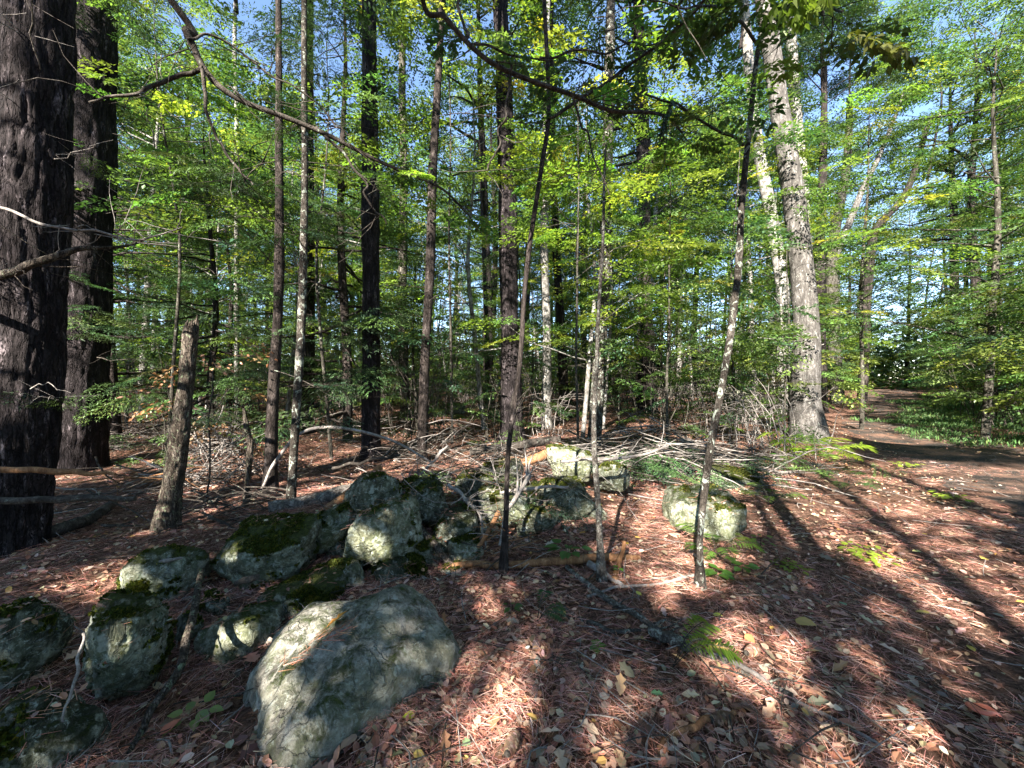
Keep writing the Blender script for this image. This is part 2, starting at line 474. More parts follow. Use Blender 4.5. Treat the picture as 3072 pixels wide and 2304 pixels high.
def sprays(P, yaw, tilt, scale, templates, pal, rng, mat=0, leafw=1.0, keep=None, up=.3):
    """leaf batches for sprays at P"""
    out = []
    if templates is T_HEM or templates is T_HEM_FAR: leafw = .45
    k = rng.integers(0, len(templates), len(P))
    for t, (lp, ly, ls) in enumerate(templates):
        m = k == t
        if not m.any(): continue
        p, y, ti, sc = P[m], yaw[m], tilt[m], scale[m]; n = len(p); L = len(lp)
        R = rot_z(y) @ rot_y(ti) @ rot_x(rng.normal(size=n) * .22)
        pos = np.einsum('nij,nlj->nli', R, lp[None] * sc[:, None, None]) + p[:, None]
        yy = (y[:, None] + ly[None]).ravel()
        N = n * L
        pos = pos.reshape(-1, 3)
        pi = np.repeat(ti, L) + rng.normal(size=N) * .35 + .1
        ro = rng.normal(size=N) * up
        size = (ls[None] * sc[:, None] ** .5).ravel()
        base = pick_cols(n, pal, rng, .22)
        cols = np.repeat(base, L, 0) * (1 + .18 * rng.normal(size=(N, 1))).clip(.5, 1.6)
        if keep is not None:
            q = keep(pos); pos, yy, pi, ro, size, cols = pos[q], yy[q], pi[q], ro[q], size[q], cols[q]
        v, f, c = place_leaves(pos, yy, pi, ro, size, cols, width=leafw)
        out.append((v, f, mat, c))
    return out

def limb_tree(rng, height, base_z, rad, crown_r, nl, per, templates, pal, wood_seg=7, droop=0.0, shape='round', spr_scale=1.0, leafw=1.0, keep=None, lean=(0, 0), dead=0.0, inner=.35):
    """returns wood batches (mat 0) and leaf batches; origin at the foot"""
    top = np.array([lean[0], lean[1], height])
    mid = top * .5 + np.array([rng.normal() * .015 * height, rng.normal() * .015 * height, 0])
    wood = tube([(0, 0, -.25), (0, 0, .15), mid * .5, mid, top * .8, top], [rad * 1.4, rad * 1.08, rad * .92, rad * .75, rad * .4, rad * .08], wood_seg, 16, wob=.012 * height ** .5, seed=int(rng.integers(999)))
    axis = smooth_path([(0, 0, 0), mid * .5, mid, top * .8, top], 60)
    P, Yw, Ti, Sc = [], [], [], []
    for i in range(nl):
        t = (i + rng.random()) / nl
        z = base_z + (height - base_z) * t ** .9
        b = axis[min(59, int(z / height * 59))].copy()
        az = rng.random() * 6.283
        if shape == 'round': w = math.sin(math.pi * min(1, .22 + .75 * t)) ** .8
        elif shape == 'cone': w = (1 - t) ** .8 + .12
        else: w = 1 - .45 * t
        L = crown_r * w * (.65 + .5 * rng.random())
        rise = (.45 - droop) * L * (.4 + rng.random() * .6) if shape != 'cone' else -.08 * L + .1 * rng.normal() * L
        d = np.array([math.cos(az), math.sin(az), 0.0])
        e = b + d * L + np.array([0, 0, rise])
        m = b + d * L * .5 + np.array([0, 0, rise * .65]) + rng.normal(size=3) * .06 * L
        r0 = max(.006, rad * (.16 + .22 * (1 - t)) * min(1, L / crown_r + .2))
        wood += tube([b, m, e], [r0, r0 * .6, r0 * .15], 4, 6, wob=.03 * L, seed=int(rng.integers(999)), cap=False)
        if rng.random() < dead:
            for q in range(4):
                s = b + (e - b) * rng.uniform(.3, .95); dd = rng.normal(size=3) * [.3, .3, .1] + d * .25
                wood += tube([s, s + dd * L * .3], [.004, .0015], 3, 3, cap=False)
            continue
        n = max(1, int(per * (L / crown_r + .25)))
        for q in range(n):
            f = inner + (1.0 - inner) * rng.random() ** .75
            p = b + (m - b) * min(1, 2 * f) + (e - m) * max(0, 2 * f - 1)
            sgn = rng.choice([-1, 1])
            ya = az + sgn * rng.uniform(.1, 1.25)
            P.append(p + rng.normal(size=3) * [.12, .12, .10]); Yw.append(ya)
            Ti.append(rng.normal() * .18 + .1 + droop * .3); Sc.append(spr_scale * rng.uniform(.65, 1.2))
    leaves = sprays(np.array(P), np.array(Yw), np.array(Ti), np.array(Sc), templates, pal, rng, 0, leafw, keep) if P else []
    return wood, leaves

# ------------------------------------------------------------------ sun patches to leave open in the added shade crowns
LIT = [  # polygons in picture pixels, taken onto the ground
    [(205, 425), (285, 415), (290, 480), (210, 490)],
    [(780, 440), (850, 436), (850, 492), (790, 488)],
    [(745, 500), (795, 474), (850, 500), (835, 560), (785, 548), (750, 532)],
    [(840, 452), (872, 470), (935, 505), (1024, 545), (1120, 600), (1120, 680), (1000, 652), (985, 625), (930, 598), (880, 575), (835, 545), (790, 512), (780, 475)],
    [(690, 640), (705, 625), (760, 622), (815, 655), (828, 692), (770, 700), (720, 680)],
    [(460, 768), (455, 720), (470, 668), (505, 640), (525, 655), (500, 700), (492, 768)],
    [(600, 505), (640, 492), (700, 505), (690, 545), (705, 575), (650, 590), (606, 585), (612, 545)],
    [(440, 580), (470, 572), (485, 600), (470, 640), (446, 620)],
    [(20, 585), (60, 560), (140, 545), (200, 548), (170, 580), (60, 605), (10, 612)],
    [(310, 462), (345, 450), (395, 458), (410, 480), (340, 500), (305, 485)],
    [(175, 470), (235, 478), (240, 500), (180, 540)],
    [(930, 768), (950, 720), (1024, 740), (1100, 800)],
    [(560, 690), (600, 670), (640, 690), (620, 768), (570, 768)],
    [(228, 560), (262, 548), (295, 560), (290, 590), (240, 592)],
    [(250, 745), (245, 668), (330, 600), (372, 600), (330, 700), (300, 780)],
    [(92, 622), (150, 605), (160, 640), (96, 655)],
    [(500, 490), (535, 485), (540, 525), (505, 530)],
    [(205, 615), (262, 618), (258, 660), (210, 655)],
    [(820, 705), (880, 700), (960, 735), (1060, 830), (860, 830), (800, 768)], [(640, 520), (705, 500), (760, 560), (700, 600), (640, 600)],
]
_lr = random.Random(4)
for _ in range(46):      # scattered small sun flecks
    cu, cv = _lr.uniform(430, 1020), _lr.uniform(490, 765); a_, b_ = _lr.uniform(9, 26), _lr.uniform(5, 13)
    LIT.append([(cu + a_ * math.cos(t) , cv + b_ * math.sin(t)) for t in (0, 1.05, 2.1, 3.14, 4.2, 5.2)])
_F = np.array([0, math.cos(PITCH), math.sin(PITCH)]); _U = np.array([0, -math.sin(PITCH), math.cos(PITCH)])
def project(P):
    Q = P - np.array([0, 0, EYE]); d = Q @ _F
    d = np.where(d < .05, np.nan, d)
    return 512 + F_PX * Q[:, 0] / d, 384 - F_PX * (Q @ _U) / d

def in_poly(x, y, poly):
    ins = np.zeros(len(x), bool); n = len(poly)
    for i in range(n):
        x1, y1 = poly[i]; x2, y2 = poly[(i + 1) % n]
        if y1 == y2: continue
        c = ((y1 > y) != (y2 > y)) & (x < (x2 - x1) * (y - y1) / (y2 - y1) + x1)
        ins ^= c
    return ins

LITV = [  # (depth of the plane, picture polygons) sunny bits of trunks and leaf layers
    (3.2, [[(-20, -20), (25, -20), (40, 60), (45, 110), (20, 120), (-20, 60)], [(-20, 130), (30, 150), (48, 205), (20, 215), (-20, 190)], [(-20, 232), (25, 245), (45, 275), (-20, 285)], [(-20, 300), (48, 305), (52, 400), (40, 430), (-20, 420)]]),
    (6.0, [[(82, -10), (118, -10), (112, 60), (86, 70)], [(74, 95), (90, 95), (90, 200), (74, 190)], [(66, 270), (84, 270), (84, 310), (66, 310)]]),
    (3.8, [[(170, 420), (186, 430), (180, 530), (150, 530), (160, 470)]]),
    (7.1, [[(355, 270), (385, 285), (385, 318), (355, 310)], [(355, 150), (385, 150), (385, 180), (355, 175)], [(422, -10), (455, -10), (445, 150), (424, 170)], [(415, 290), (435, 290), (435, 320), (415, 315)]]),
    (9.0, [[(490, 150), (525, 140), (530, 200), (528, 265), (495, 250)], [(498, 290), (530, 300), (530, 330), (500, 325)], [(500, 400), (535, 400), (535, 440), (500, 440)]]),
    (9.3, [[(780, 330), (835, 330), (845, 440), (780, 440)], [(770, 160), (815, 180), (815, 250), (775, 240)], [(745, 110), (790, 110), (790, 235), (750, 225)], [(750, 20), (790, 20), (795, 90), (755, 90)]]),
    (6.0, [[(470, 40), (660, 60), (650, 240), (560, 260), (480, 230)], [(280, 60), (430, 40), (430, 180), (300, 170)]]),
    (8.0, [[(620, 200), (740, 180), (740, 360), (620, 340)], [(850, 60), (960, 60), (960, 230), (850, 230)]]),
    (2.6, [[(226, 552), (262, 540), (300, 548), (312, 570), (280, 592), (236, 590)]]),
    (1.85, [[(92, 615), (150, 600), (165, 640), (130, 665), (92, 655)]]),
    (2.85, [[(345, 520), (390, 506), (412, 520), (395, 556), (350, 552)], [(296, 524), (335, 510), (350, 530), (310, 548)]]),
    (3.6, [[(452, 470), (535, 462), (540, 525), (470, 530)], [(680, 508), (745, 505), (748, 545), (680, 545)]]),
    (2.9, [[(688, 510), (712, 510), (712, 592), (688, 592)], [(588, 440), (612, 440), (612, 590), (588, 590)]]),
    (14.0, [[(745, 100), (795, 100), (795, 240), (750, 240)], [(795, 60), (815, 60), (815, 260), (795, 260)]]),
    (6.4, [[(195, 410), (290, 405), (295, 480), (200, 485)]]),
]
def lit_keep(P):
    """True for leaves whose shade does not fall on the sunlit patches"""
    zg = .12
    G = P - TO_SUN[None] * ((P[:, 2] - zg) / TO_SUN[2])[:, None]
    n = vnoise(G * np.array([2.2, 2.2, 0]), 31) * .16
    G = G + np.stack([n, n, n * 0], -1)
    G[:, 2] = zg
    with np.errstate(invalid='ignore'):
        u, v = project(G)
    u = np.nan_to_num(u, nan=-999); v = np.nan_to_num(v, nan=-999)
    ins = np.zeros(len(P), bool)
    for p in LIT: ins |= in_poly(u, v, p)
    for Yp, polys in LITV:
        t = (P[:, 1] - Yp) / TO_SUN[1]; S = P - TO_SUN[None] * t[:, None]
        S = S + (vnoise(S * 3, 35) * .12)[:, None] * np.array([1, 0, 1])
        uu, vv = project(S); uu = np.nan_to_num(uu, nan=-999); vv = np.nan_to_num(vv, nan=-999)
        for p in polys: ins |= in_poly(uu, vv, p) & (t > 0)
    wood = (v > 0) & (v < 500) & (u > 125)
    hole = vnoise(G * np.array([.55, .55, 0]) + 3, 33) > -.25
    return ~(ins | (wood & hole))

# ------------------------------------------------------------------ boulders
import bmesh
def _ico(s):
    bm = bmesh.new(); bmesh.ops.create_icosphere(bm, subdivisions=s, radius=1)
    v = np.array([x.co[:] for x in bm.verts]); f = np.array([[y.index for y in x.verts] for x in bm.faces]); bm.free()
    return v / np.linalg.norm(v, axis=1)[:, None], f
ICO = {k: _ico(k) for k in (3, 5, 6)}

def rock_verts(seed, ru, rd, rh, planes=None, sub=5, power=9, rough=.035):
    D, F = ICO[sub]
    rng = np.random.default_rng(seed)
    raw = ru is None
    if planes is None:
        n = rng.normal(size=(11, 3)); n /= np.linalg.norm(n, axis=1)[:, None]
        planes = [(*a, rng.uniform(.72, 1.05)) for a in n] + [(0, 0, 1, rng.uniform(.75, 1)), (0, 0, -1, .9), (1, 0, 0, 1), (-1, 0, 0, 1), (0, 1, 0, 1), (0, -1, 0, .95)]
    pl = np.array(planes, float); nn = pl[:, :3] / np.linalg.norm(pl[:, :3], axis=1)[:, None]
    q = np.clip(D @ nn.T, 0, None) / pl[:, 3]
    r = (q ** power).sum(1) ** (-1 / power)
    V = D * r[:, None]
    if raw: ru = rd = rh = 1.0; rough *= .5
    else: V *= np.array([1, 1, 1]) / np.abs(V).max(0)
    o = seed * 3.1
    V = V + D * (rough * 2.0 * fbm(V * 1.7 + o, seed, 3) + rough * .8 * fbm(V * 6 + o, seed + 5, 4, .65))[:, None]
    V = V * np.array([ru, rd, rh])
    V = V + D * (.0035 * fbm(V * 55, seed + 9, 2))[:, None]
    return V, F

STONE_TOP = []
def dress(o, V, F, c, moss, seed, ru):
    """moss cushions as real tufts on the upward faces; remember top points for needles and leaves"""
    rng = np.random.default_rng(seed + 900)
    A, B, C = V[F[:, 0]], V[F[:, 1]], V[F[:, 2]]; N = np.cross(B - A, C - A); ar = np.linalg.norm(N, axis=1) + 1e-12; N = N / ar[:, None]
    cen = (A + B + C) / 3
    w = ar * (N[:, 2] > .55); k = rng.choice(len(F), int(20 + 500 * ru), p=w / w.sum()); STONE_TOP.append((cen[k] + c, N[k]))
    if moss <= .05: return
    nz = fbm((cen + seed) * 7, seed, 4, .6)
    w = ar * np.clip(N[:, 2] * .9 + nz * .9 - (1.3 - .75 * moss), 0, 1)
    if w.sum() <= 0: return
    n = int(min(9000, 120000 * w.sum() / 2 + 200)); k = rng.choice(len(F), n, p=w / w.sum())
    r1, r2 = rng.random(n), rng.random(n); sw = r1 + r2 > 1; r1[sw] = 1 - r1[sw]; r2[sw] = 1 - r2[sw]
    P = A[k] + (B[k] - A[k]) * r1[:, None] + (C[k] - A[k]) * r2[:, None] + N[k] * .001
    hgt_ = (.004 + .010 * np.clip(.5 + nz[k], 0, 1.3)) * rng.uniform(.7, 1.3, n)
    sh = np.array([[0, -.35, 0], [.7, -.25, 0], [1, 0, 0], [.7, .25, 0], [0, .35, 0]])
    v, f, cc = place_leaves(P, rng.uniform(0, 6.28, n), -rng.uniform(.5, 1.5, n), rng.uniform(-1, 1, n), hgt_ * 1.3,
                            pick_cols(n, [(.065, .08, .018, 4), (.10, .11, .022, 3), (.04, .052, .014, 3), (.17, .16, .03, .8)], rng), sh, np.array([[0, 1, 2, 3], [0, 2, 3, 4]]), 1.2)
    link('moss', make_mesh('moss', [(v, f, 0, cc)], [M['grass']], smooth=False), o)['kind'] = 'stuff'

def stone(name, label, u, v, w, h, Y, mat, seed, depth=.9, planes=None, yaw=0, roll=0, group='stones of the tumbled wall', power=11, rough=.05, sub=5, loc_dz=0):
    c = at(u, v, Y); c[2] += loc_dz
    ru, rh = w / 2 * Y / F_PX * math.cos(math.atan((u - 512) / F_PX)) ** .6, h / 2 * Y / F_PX
    if sub == 5 and ru < .17: sub = 5
    V, F = rock_verts(seed, ru, ru * depth, rh, planes, sub, power, rough)
    cr, sr, cy, sy = math.cos(roll), math.sin(roll), math.cos(yaw), math.sin(yaw)
    V = V @ np.array([[cr, 0, sr], [0, 1, 0], [-sr, 0, cr]]).T @ np.array([[cy, -sy, 0], [sy, cy, 0], [0, 0, 1]]).T
    o = link(name, make_mesh(name, [(V, F, 0, None)], [M[mat]]), loc=tuple(c))
    dress(o, V, F, c, {'rock_moss': .85, 'rock_dark': .36, 'rock_lichen': .2}.get(mat, 0), seed, ru)
    return tag(o, label, 'boulder' if w > 90 else 'stone', group)

BIG = [(-.20, -.30, .93, .235), (-.74, -.66, .10, .41), (.70, -.70, .06, .40), (.75, .65, .2, .42), (-.6, .75, .3, .46), (-.1, -1, 0, .52), (-.75, -.05, .66, .37), (.55, .05, .8, .33),
       (.30, -.55, .75, .33), (-.45, -.75, .5, .40), (-1, .1, 0, .53), (1, -.1, 0, .49), (0, 1, .1, .62), (0, 0, -1, .4), (.2, .8, .6, .48), (-.2, .45, .9, .31)]
V_, F_ = rock_verts(11, None, None, None, BIG, 6, 18, .05)
o_ = link('boulder', make_mesh('boulder', [(V_, F_, 0, None)], [M['rock_grey']]), loc=(-.82, 1.99, .035)); o_.scale = (1.07, 1.04, 1.03)
dress(o_, V_, F_, np.array([-.82, 1.99, .035]), .03, 11, .5)
tag(o_, 'large grey lichen-spotted boulder in the foreground carrying an orange leaf', 'boulder', 'stones of the tumbled wall')
stone('boulder', 'rounded boulder with a bright moss cap left of the fallen lichened branch', 131, 645, 98, 100, 2.05, 'rock_moss', 12, .95, sub=6, roll=.35, power=4.5, rough=.06)
stone('boulder', 'dark green stone cut off by the photo left edge above a flatter one', 28, 650, 108, 92, 2.05, 'rock_dark', 13, .9, power=4.5, rough=.06)
stone('boulder', 'flat dark mossy boulder in the bottom left corner of the photo', 40, 746, 140, 110, 1.62, 'rock_dark', 14, .8, sub=6, roll=.05, power=5)
stone('stone', 'dark moss-topped stone with a pale wood chip on it', 163, 578, 90, 62, 2.8, 'rock_moss', 15, .8, roll=-.25, power=4.5, rough=.06)
stone('boulder', 'blocky boulder with moss hanging over its pale front', 266, 559, 95, 66, 3.0, 'rock_moss', 16, .75,
      [(0, -.25, 1, .8), (-.3, -1, -.1, .85), (.6, -.85, -.2, .85), (1, 0, -.1, .95), (-1, 0, 0, 1), (0, 1, 0, 1), (-.6, -.3, -.8, .8), (.6, -.2, -.9, .78), (0, 0, -1, .95), (-.8, -.5, .5, .95)], power=12)
stone('stone', 'pale half-buried slab between the needle-covered bank and the big boulder', 238, 644, 84, 62, 2.4, 'rock_lichen', 17, .9, roll=-.2)
stone('stone', 'low half-buried stone under dark green moss behind the big boulder', 316, 600, 98, 56, 2.78, 'rock_moss', 18, .8, roll=-.25)
stone('stone', 'long pale lichened stone at the foot of the leaning bark plank', 328, 530, 66, 36, 3.4, 'rock_lichen', 19, .8, roll=-.35)
stone('boulder', 'egg-shaped green lichened stone propped on a small upright one', 383, 536, 78, 62, 3.15, 'rock_lichen', 20, .8, roll=-.35, sub=6)
stone('stone', 'dark spotted stone on top of the heap beside the leaning bark plank', 374, 498, 62, 48, 3.6, 'rock_dark', 21, .9, roll=-.3)
stone('stone', 'dark stone at the top end of the slanting dead stick', 423, 499, 56, 48, 3.8, 'rock_dark', 22, .9, roll=.3)
stone('stone', 'small upright narrow stone propping the egg-shaped one', 356, 581, 22, 46, 2.85, 'rock_lichen', 23, .9, roll=-.2)
stone('stone', 'broad dark stone directly behind the top of the big boulder', 400, 586, 70, 50, 2.95, 'rock_dark', 24, .7)
stone('stone', 'angular stone with a white crust patch right of the slanting stick', 455, 528, 48, 34, 3.45, 'rock_dark', 25, .8)
stone('stone', 'small green stone low in the heap below the crusted one', 466, 552, 36, 26, 3.2, 'rock_lichen', 26, .8)
stone('stone', 'pale stone with a yellow moss top under bleached twigs', 472, 487, 40, 30, 4.2, 'rock_dark', 27, .8)
stone('stone', 'grey stone standing behind the thin dark sapling on the heap', 501, 474, 42, 34, 4.5, 'rock_dark', 28, .8)
stone('stone', 'rounded pale stone highest on the far end of the heap', 567, 464, 42, 36, 4.8, 'rock_lichen', 29, .8)
stone('stone', 'wide dark wedge stone below the rounded pale one', 562, 499, 66, 46, 4.1, 'rock_dark', 30, .8, roll=-.2)
stone('stone', 'grey green stone behind the pale lichened sapling', 609, 477, 34, 32, 4.6, 'rock_dark', 31, .8)
stone('stone', 'bright broken stone face in sun at the middle of the heap', 506, 506, 54, 34, 3.8, 'rock_lichen', 32, .8)
stone('stone', 'small dark stone filling the gap under the wedge stone', 538, 520, 40, 26, 3.7, 'rock_dark', 33, .8)
stone('stone', 'small dark stone wedged beside the egg-shaped stone', 428, 556, 40, 40, 3.2, 'rock_dark', 34, .8)
stone('boulder', 'lone rounded boulder with a dark mossy cap and white streaked front', 707, 519, 78, 52, 3.75, 'rock_lichen', 35, .8, group=None,
      planes=[(0, -.2, 1, .8), (-.2, -1, 0, .9), (.7, -.8, -.2, .9), (1, .1, .1, 1), (-1, 0, .1, 1), (0, 1, 0, 1), (-.7, -.3, -.8, .8), (.6, -.3, -.9, .8), (0, 0, -1, .9), (-.7, -.7, .3, .92)], power=10)
stone('stone', 'small pale stone beyond the lone rounded boulder', 749, 495, 22, 13, 4.9, 'rock_lichen', 36, .8, group=None)
stone('boulder', 'dark moss-covered stone in the brush behind the lone boulder', 738, 480, 50, 24, 5.4, 'rock_moss', 37, .8, group=None)
stone('boulder', 'far grey boulder in the woods left of the leaning pair of trunks', 738, 399, 36, 22, 13.5, 'rock_lichen', 38, .8, group=None)
stone('stone', 'far mossy rock low on the forest floor behind the tall central pine', 452, 410, 26, 14, 15, 'rock_moss', 39, .8, group=None)
for k, (u, v, w, h, Y) in enumerate([(214, 604, 30, 20, 2.6), (448, 574, 26, 16, 3.0), (590, 512, 30, 20, 4.0), (190, 625, 26, 22, 2.35), (340, 548, 26, 16, 3.3), (486, 528, 24, 16, 3.6)]):
    stone('stone', ['fist-sized stone left of the blocky moss-hung boulder', 'small stone at the lower end of the slanting stick', 'small stone at the right foot of the heap',
                    'small stone between the moss-capped boulder and the pale slab', 'small stone squeezed under the long pale one', 'small stone low in the gap near the dark sapling'][k], u, v, w, h, Y, 'rock_dark', 50 + k, .8)

# ------------------------------------------------------------------ trees of the near wood, placed one by one
def bark_disp(amp, freq, seed, stretch=.2):
    def f(V, rr):
        p = V * np.array([freq, freq, freq * stretch])
        p = p + .16 * np.stack([vnoise(V * freq * .4, seed), vnoise(V * freq * .4 + 9, seed), V[..., 0] * 0], -1)
        a = 1 - np.abs(vnoise(p, seed)); b = 1 - np.abs(vnoise(p * 2.1 + 5, seed + 1))
        c = vnoise(V * 1.3, seed + 2)
        return -amp * (a ** 4) - amp * .5 * b ** 4 + amp * .8 * c
    return f

CROWNS = {}
def crown_pair(kind, seed):
    """shared limb and leaf meshes of a canopy crown with its foot at the origin"""
    key = (kind, seed)
    if key in CROWNS: return CROWNS[key]
    rng = np.random.default_rng(seed)
    if kind == 'leafy': w, l = limb_tree(rng, 8.5, .6, .055, 3.4, 34, 13, T_BEECH_FAR, GREEN, 6)
    elif kind == 'yellow': w, l = limb_tree(rng, 6.5, .4, .04, 2.6, 26, 12, T_BEECH_FAR, YELLOW, 6)
    else: w, l = limb_tree(rng, 9, .5, .08, 3.0, 40, 9, T_HEM_FAR, HEML, 6, shape='col')
    mat = {'leafy': 'leaf', 'yellow': 'leaf_y', 'pine': 'hemlock'}[kind]
    wm = make_mesh('crown_limbs', w, [M['pine_far']]); lm = make_mesh('crown_foliage', l, [M[mat]], smooth=False)
    CROWNS[key] = (wm, lm); return CROWNS[key]

def add_crown(root, kind, seed, loc, s=1.0, rz=0):
    wm, lm = crown_pair(kind, seed)
    for nm, me in (('limbs', wm), ('foliage', lm)):
        o = link(nm, me, root, loc); o.scale = (s, s, s); o.rotation_euler = (0, 0, rz)
        if nm == 'foliage': o['kind'] = 'stuff'

def px_tree(name, label, pts, mat, Y=None, H=15, seg=14, disp=None, crown=('leafy', 1), n=None, flare=1.35, wob=.0, group=None, yo=None, cat='tree'):
    """pts (u, v, width px) from the foot up"""
    u0, v0, w0 = pts[0]
    g = ground(u0, v0)
    if Y is None: Y = g[1]
    P = [at(u, v, Y + (0 if yo is None else yo[i])) for i, (u, v, w) in enumerate(pts)]
    Rr = [w / 2 * Y / F_PX * math.cos(math.atan((u - 512) / F_PX)) for u, v, w in pts]
    P[0][2] = float(hgt(P[0][0], P[0][1]))
    base = P[0].copy()
    if name == 'sapling': flare = 1.9
    L = [base - [0, 0, .25]] + [P[0]] ; R = [Rr[0] * flare * 1.1, Rr[0] * flare]
    q = P[0] + (P[1] - P[0]) * min(.5, .35 / max(.01, P[1][2] - P[0][2])); L.append(q); R.append(Rr[0])
    L += P[1:]; R += Rr[1:]
    if H:
        d = (P[-1] - P[-2]); d = d / np.linalg.norm(d); d = d * .6 + np.array([0, 0, .4]); d /= np.linalg.norm(d)
        ext = max(0, H - P[-1][2])
        if ext > 0:
            L += [P[-1] + d * ext * .5, P[-1] + d * ext]; R += [Rr[-1] * .8, Rr[-1] * .45]
    L = np.array(L); 
    # radii by arc length
    s = np.r_[0, np.cumsum(np.linalg.norm(np.diff(L, axis=0), axis=1))]
    n = n or int(min(240, max(24, s[-1] / .12)))
    t = np.linspace(0, s[-1], n)
    Ls = smooth_path(L, 400); ss = np.r_[0, np.cumsum(np.linalg.norm(np.diff(Ls, axis=0), axis=1))]
    Pn = np.stack([np.interp(t / s[-1] * ss[-1], ss, Ls[:, k]) for k in range(3)], 1)
    Rn = np.interp(t, s, R)
    root = empty(name, tuple(base), label, cat, group)
    b = tube(Pn - base, Rn, seg, n, disp=disp, wob=wob, seed=int(u0))
    link('trunk', make_mesh('trunk', b, [M[mat]]), root)
    if crown and H:
        add_crown(root, crown[0], crown[1], tuple(L[-1] - base - [0, 0, 3.0]), 1.0, u0 * .7)
    return root, Pn

treeA, pA = px_tree('pine_tree', 'massive dark pine at the photo left edge, its rough trunk cut off by the frame', [(8, 548, 92), (24, 400, 86), (31, 267, 82), (38, 0, 82)], 'pine', H=20, seg=150, n=420,
        disp=bark_disp(.030, 19, 3, .22), crown=None, flare=1.08)
treeB, pB = px_tree('pine_tree', 'second big dark pine just right of and behind the massive one', [(78, 468, 66), (84, 300, 60), (89, 120, 60), (90, 0, 60)], 'pine', H=20, seg=90, n=260, disp=bark_disp(.028, 16, 4, .22), crown=('pine', 2), flare=1.1)
px_tree('snag', 'leaning broken-topped dead trunk in front of the brush pile', [(166, 530, 25), (175, 470, 22), (184, 400, 20), (191, 326, 17)], 'snag', H=0, seg=48, n=150, disp=bark_disp(.012, 26, 5, .3), crown=None, cat='dead tree')
px_tree('hemlock_tree', 'dark slim hemlock with bare lower branches right of the brush pile', [(270, 493, 15), (273, 400, 12), (279, 280, 11), (279, 115, 8)], 'hemlock_bark', H=9, seg=22, n=130, disp=bark_disp(.006, 22, 6, .3), crown=None)
px_tree('tree', 'thin greenish grey trunk standing behind the fallen bark log', [(291, 504, 9), (296, 420, 9), (303, 300, 9), (306, 190, 7), (305, 60, 6)], 'lichen_bark', H=10, seg=14, n=90, crown=('leafy', 1), wob=.02)
px_tree('pine_tree', 'dark trunk half hidden behind the thin greenish one', [(307, 432, 15), (309, 300, 13), (308, 150, 12), (308, 0, 11)], 'pine_far', H=16, seg=20, crown=('pine', 2), disp=bark_disp(.012, 10, 7))
px_tree('pine_tree', 'tall straight dark pine with a sunlit band, left of centre', [(371, 460, 20), (371, 300, 19), (370, 150, 18), (369, 0, 15)], 'pine', H=18, seg=60, n=220, disp=bark_disp(.018, 13, 8, .25), crown=('pine', 2), flare=1.25)
px_tree('tree', 'slim reddish trunk turning pale towards its top, right of the straight dark pine', [(423, 462, 10), (427, 330, 9.5), (432, 200, 9), (438, 100, 8), (443, 0, 7)], 'hemlock_bark', H=14, seg=24, n=150, disp=bark_disp(.007, 18, 9, .3), crown=('leafy', 1), wob=.03)
px_tree('pine_tree', 'thick mottled pine in the middle of the wood, behind the thin dark sapling', [(512, 440, 24), (510, 330, 19), (507, 180, 18), (503, 60, 15), (500, 0, 14)], 'pine', H=18, seg=60, n=220, disp=bark_disp(.024, 10, 10, .25), crown=('pine', 2), wob=.02)
sapH, pH2 = px_tree('sapling', 'thin dark crooked sapling rising out of the stone heap', [(504, 572, 6), (508, 444, 5.5), (521, 347, 5), (531, 241, 5), (541, 170, 5), (549, 116, 4.5), (547, 40, 4.5), (545, 0, 4.5)], 'hemlock_bark', H=5, seg=10, n=110, disp=bark_disp(.002, 60, 11), crown=None, wob=.012)
px_tree('tree', 'pale barked tree between the thick mottled pine and the dark one behind it', [(547, 428, 10), (546, 330, 8.5), (545, 220, 8), (546, 120, 7), (547, 20, 6)], 'pale', H=17, seg=18, crown=('leafy', 3), wob=.04)
px_tree('pine_tree', 'dark leaning trunk right of the pale barked tree', [(565, 418, 11), (561, 330, 9), (556, 245, 8), (552, 120, 7), (550, 0, 6)], 'pine_far', H=18, seg=18, crown=('pine', 2), disp=bark_disp(.01, 9, 12))
px_tree('tree', 'rough speckled dark trunk right of centre with pale lichen flecks', [(594, 447, 14), (597, 400, 13.5), (601, 330, 13.5), (605, 250, 13), (609, 120, 11), (611, 0, 9)], 'lichen_bark', H=16, seg=44, n=220, disp=bark_disp(.014, 22, 13, .5), crown=('leafy', 3), wob=.02, flare=1.1)
px_tree('sapling', 'pale lichened sapling whose foot stands on the sunny needles', [(602, 582, 7), (597, 500, 6.5), (594, 450, 6), (594, 400, 5), (600, 300, 4)], 'crusty', H=3.2, seg=12, n=80, disp=bark_disp(.002, 50, 14), crown=None, wob=.008)
sapL, pL2 = px_tree('sapling', 'slim dark crooked sapling in front of the lone rounded boulder', [(698, 586, 8), (699, 532, 7.5), (708, 463, 8.5), (722, 380, 8), (736, 278, 8), (741, 199, 7.5), (752, 106, 6.5), (757, 60, 6), (766, 0, 5.5)], 'lichen_bark', H=6, seg=20, n=150, disp=bark_disp(.003, 42, 15), crown=None, wob=.012)
oak, pO = px_tree('oak_tree', 'big grey oak beside the path, leaning left above a bright fern', [(809, 440, 40), (805, 400, 33), (806, 324, 27), (795, 208, 24), (779, 106, 20), (768, 23, 19), (764, 0, 18)], 'oak', H=18, seg=90, n=300, disp=bark_disp(.009, 20, 16, .18), crown=('leafy', 1), flare=1.12)
px_tree('tree', 'leaning trunk with sunlit pale upper half left of the big grey oak', [(782, 414, 14), (783, 300, 14), (772, 222, 14), (759, 153, 12), (751, 90, 11), (744, 0, 10)], 'pale', H=18, seg=40, n=200, disp=bark_disp(.015, 12, 17, .2), crown=('leafy', 3))
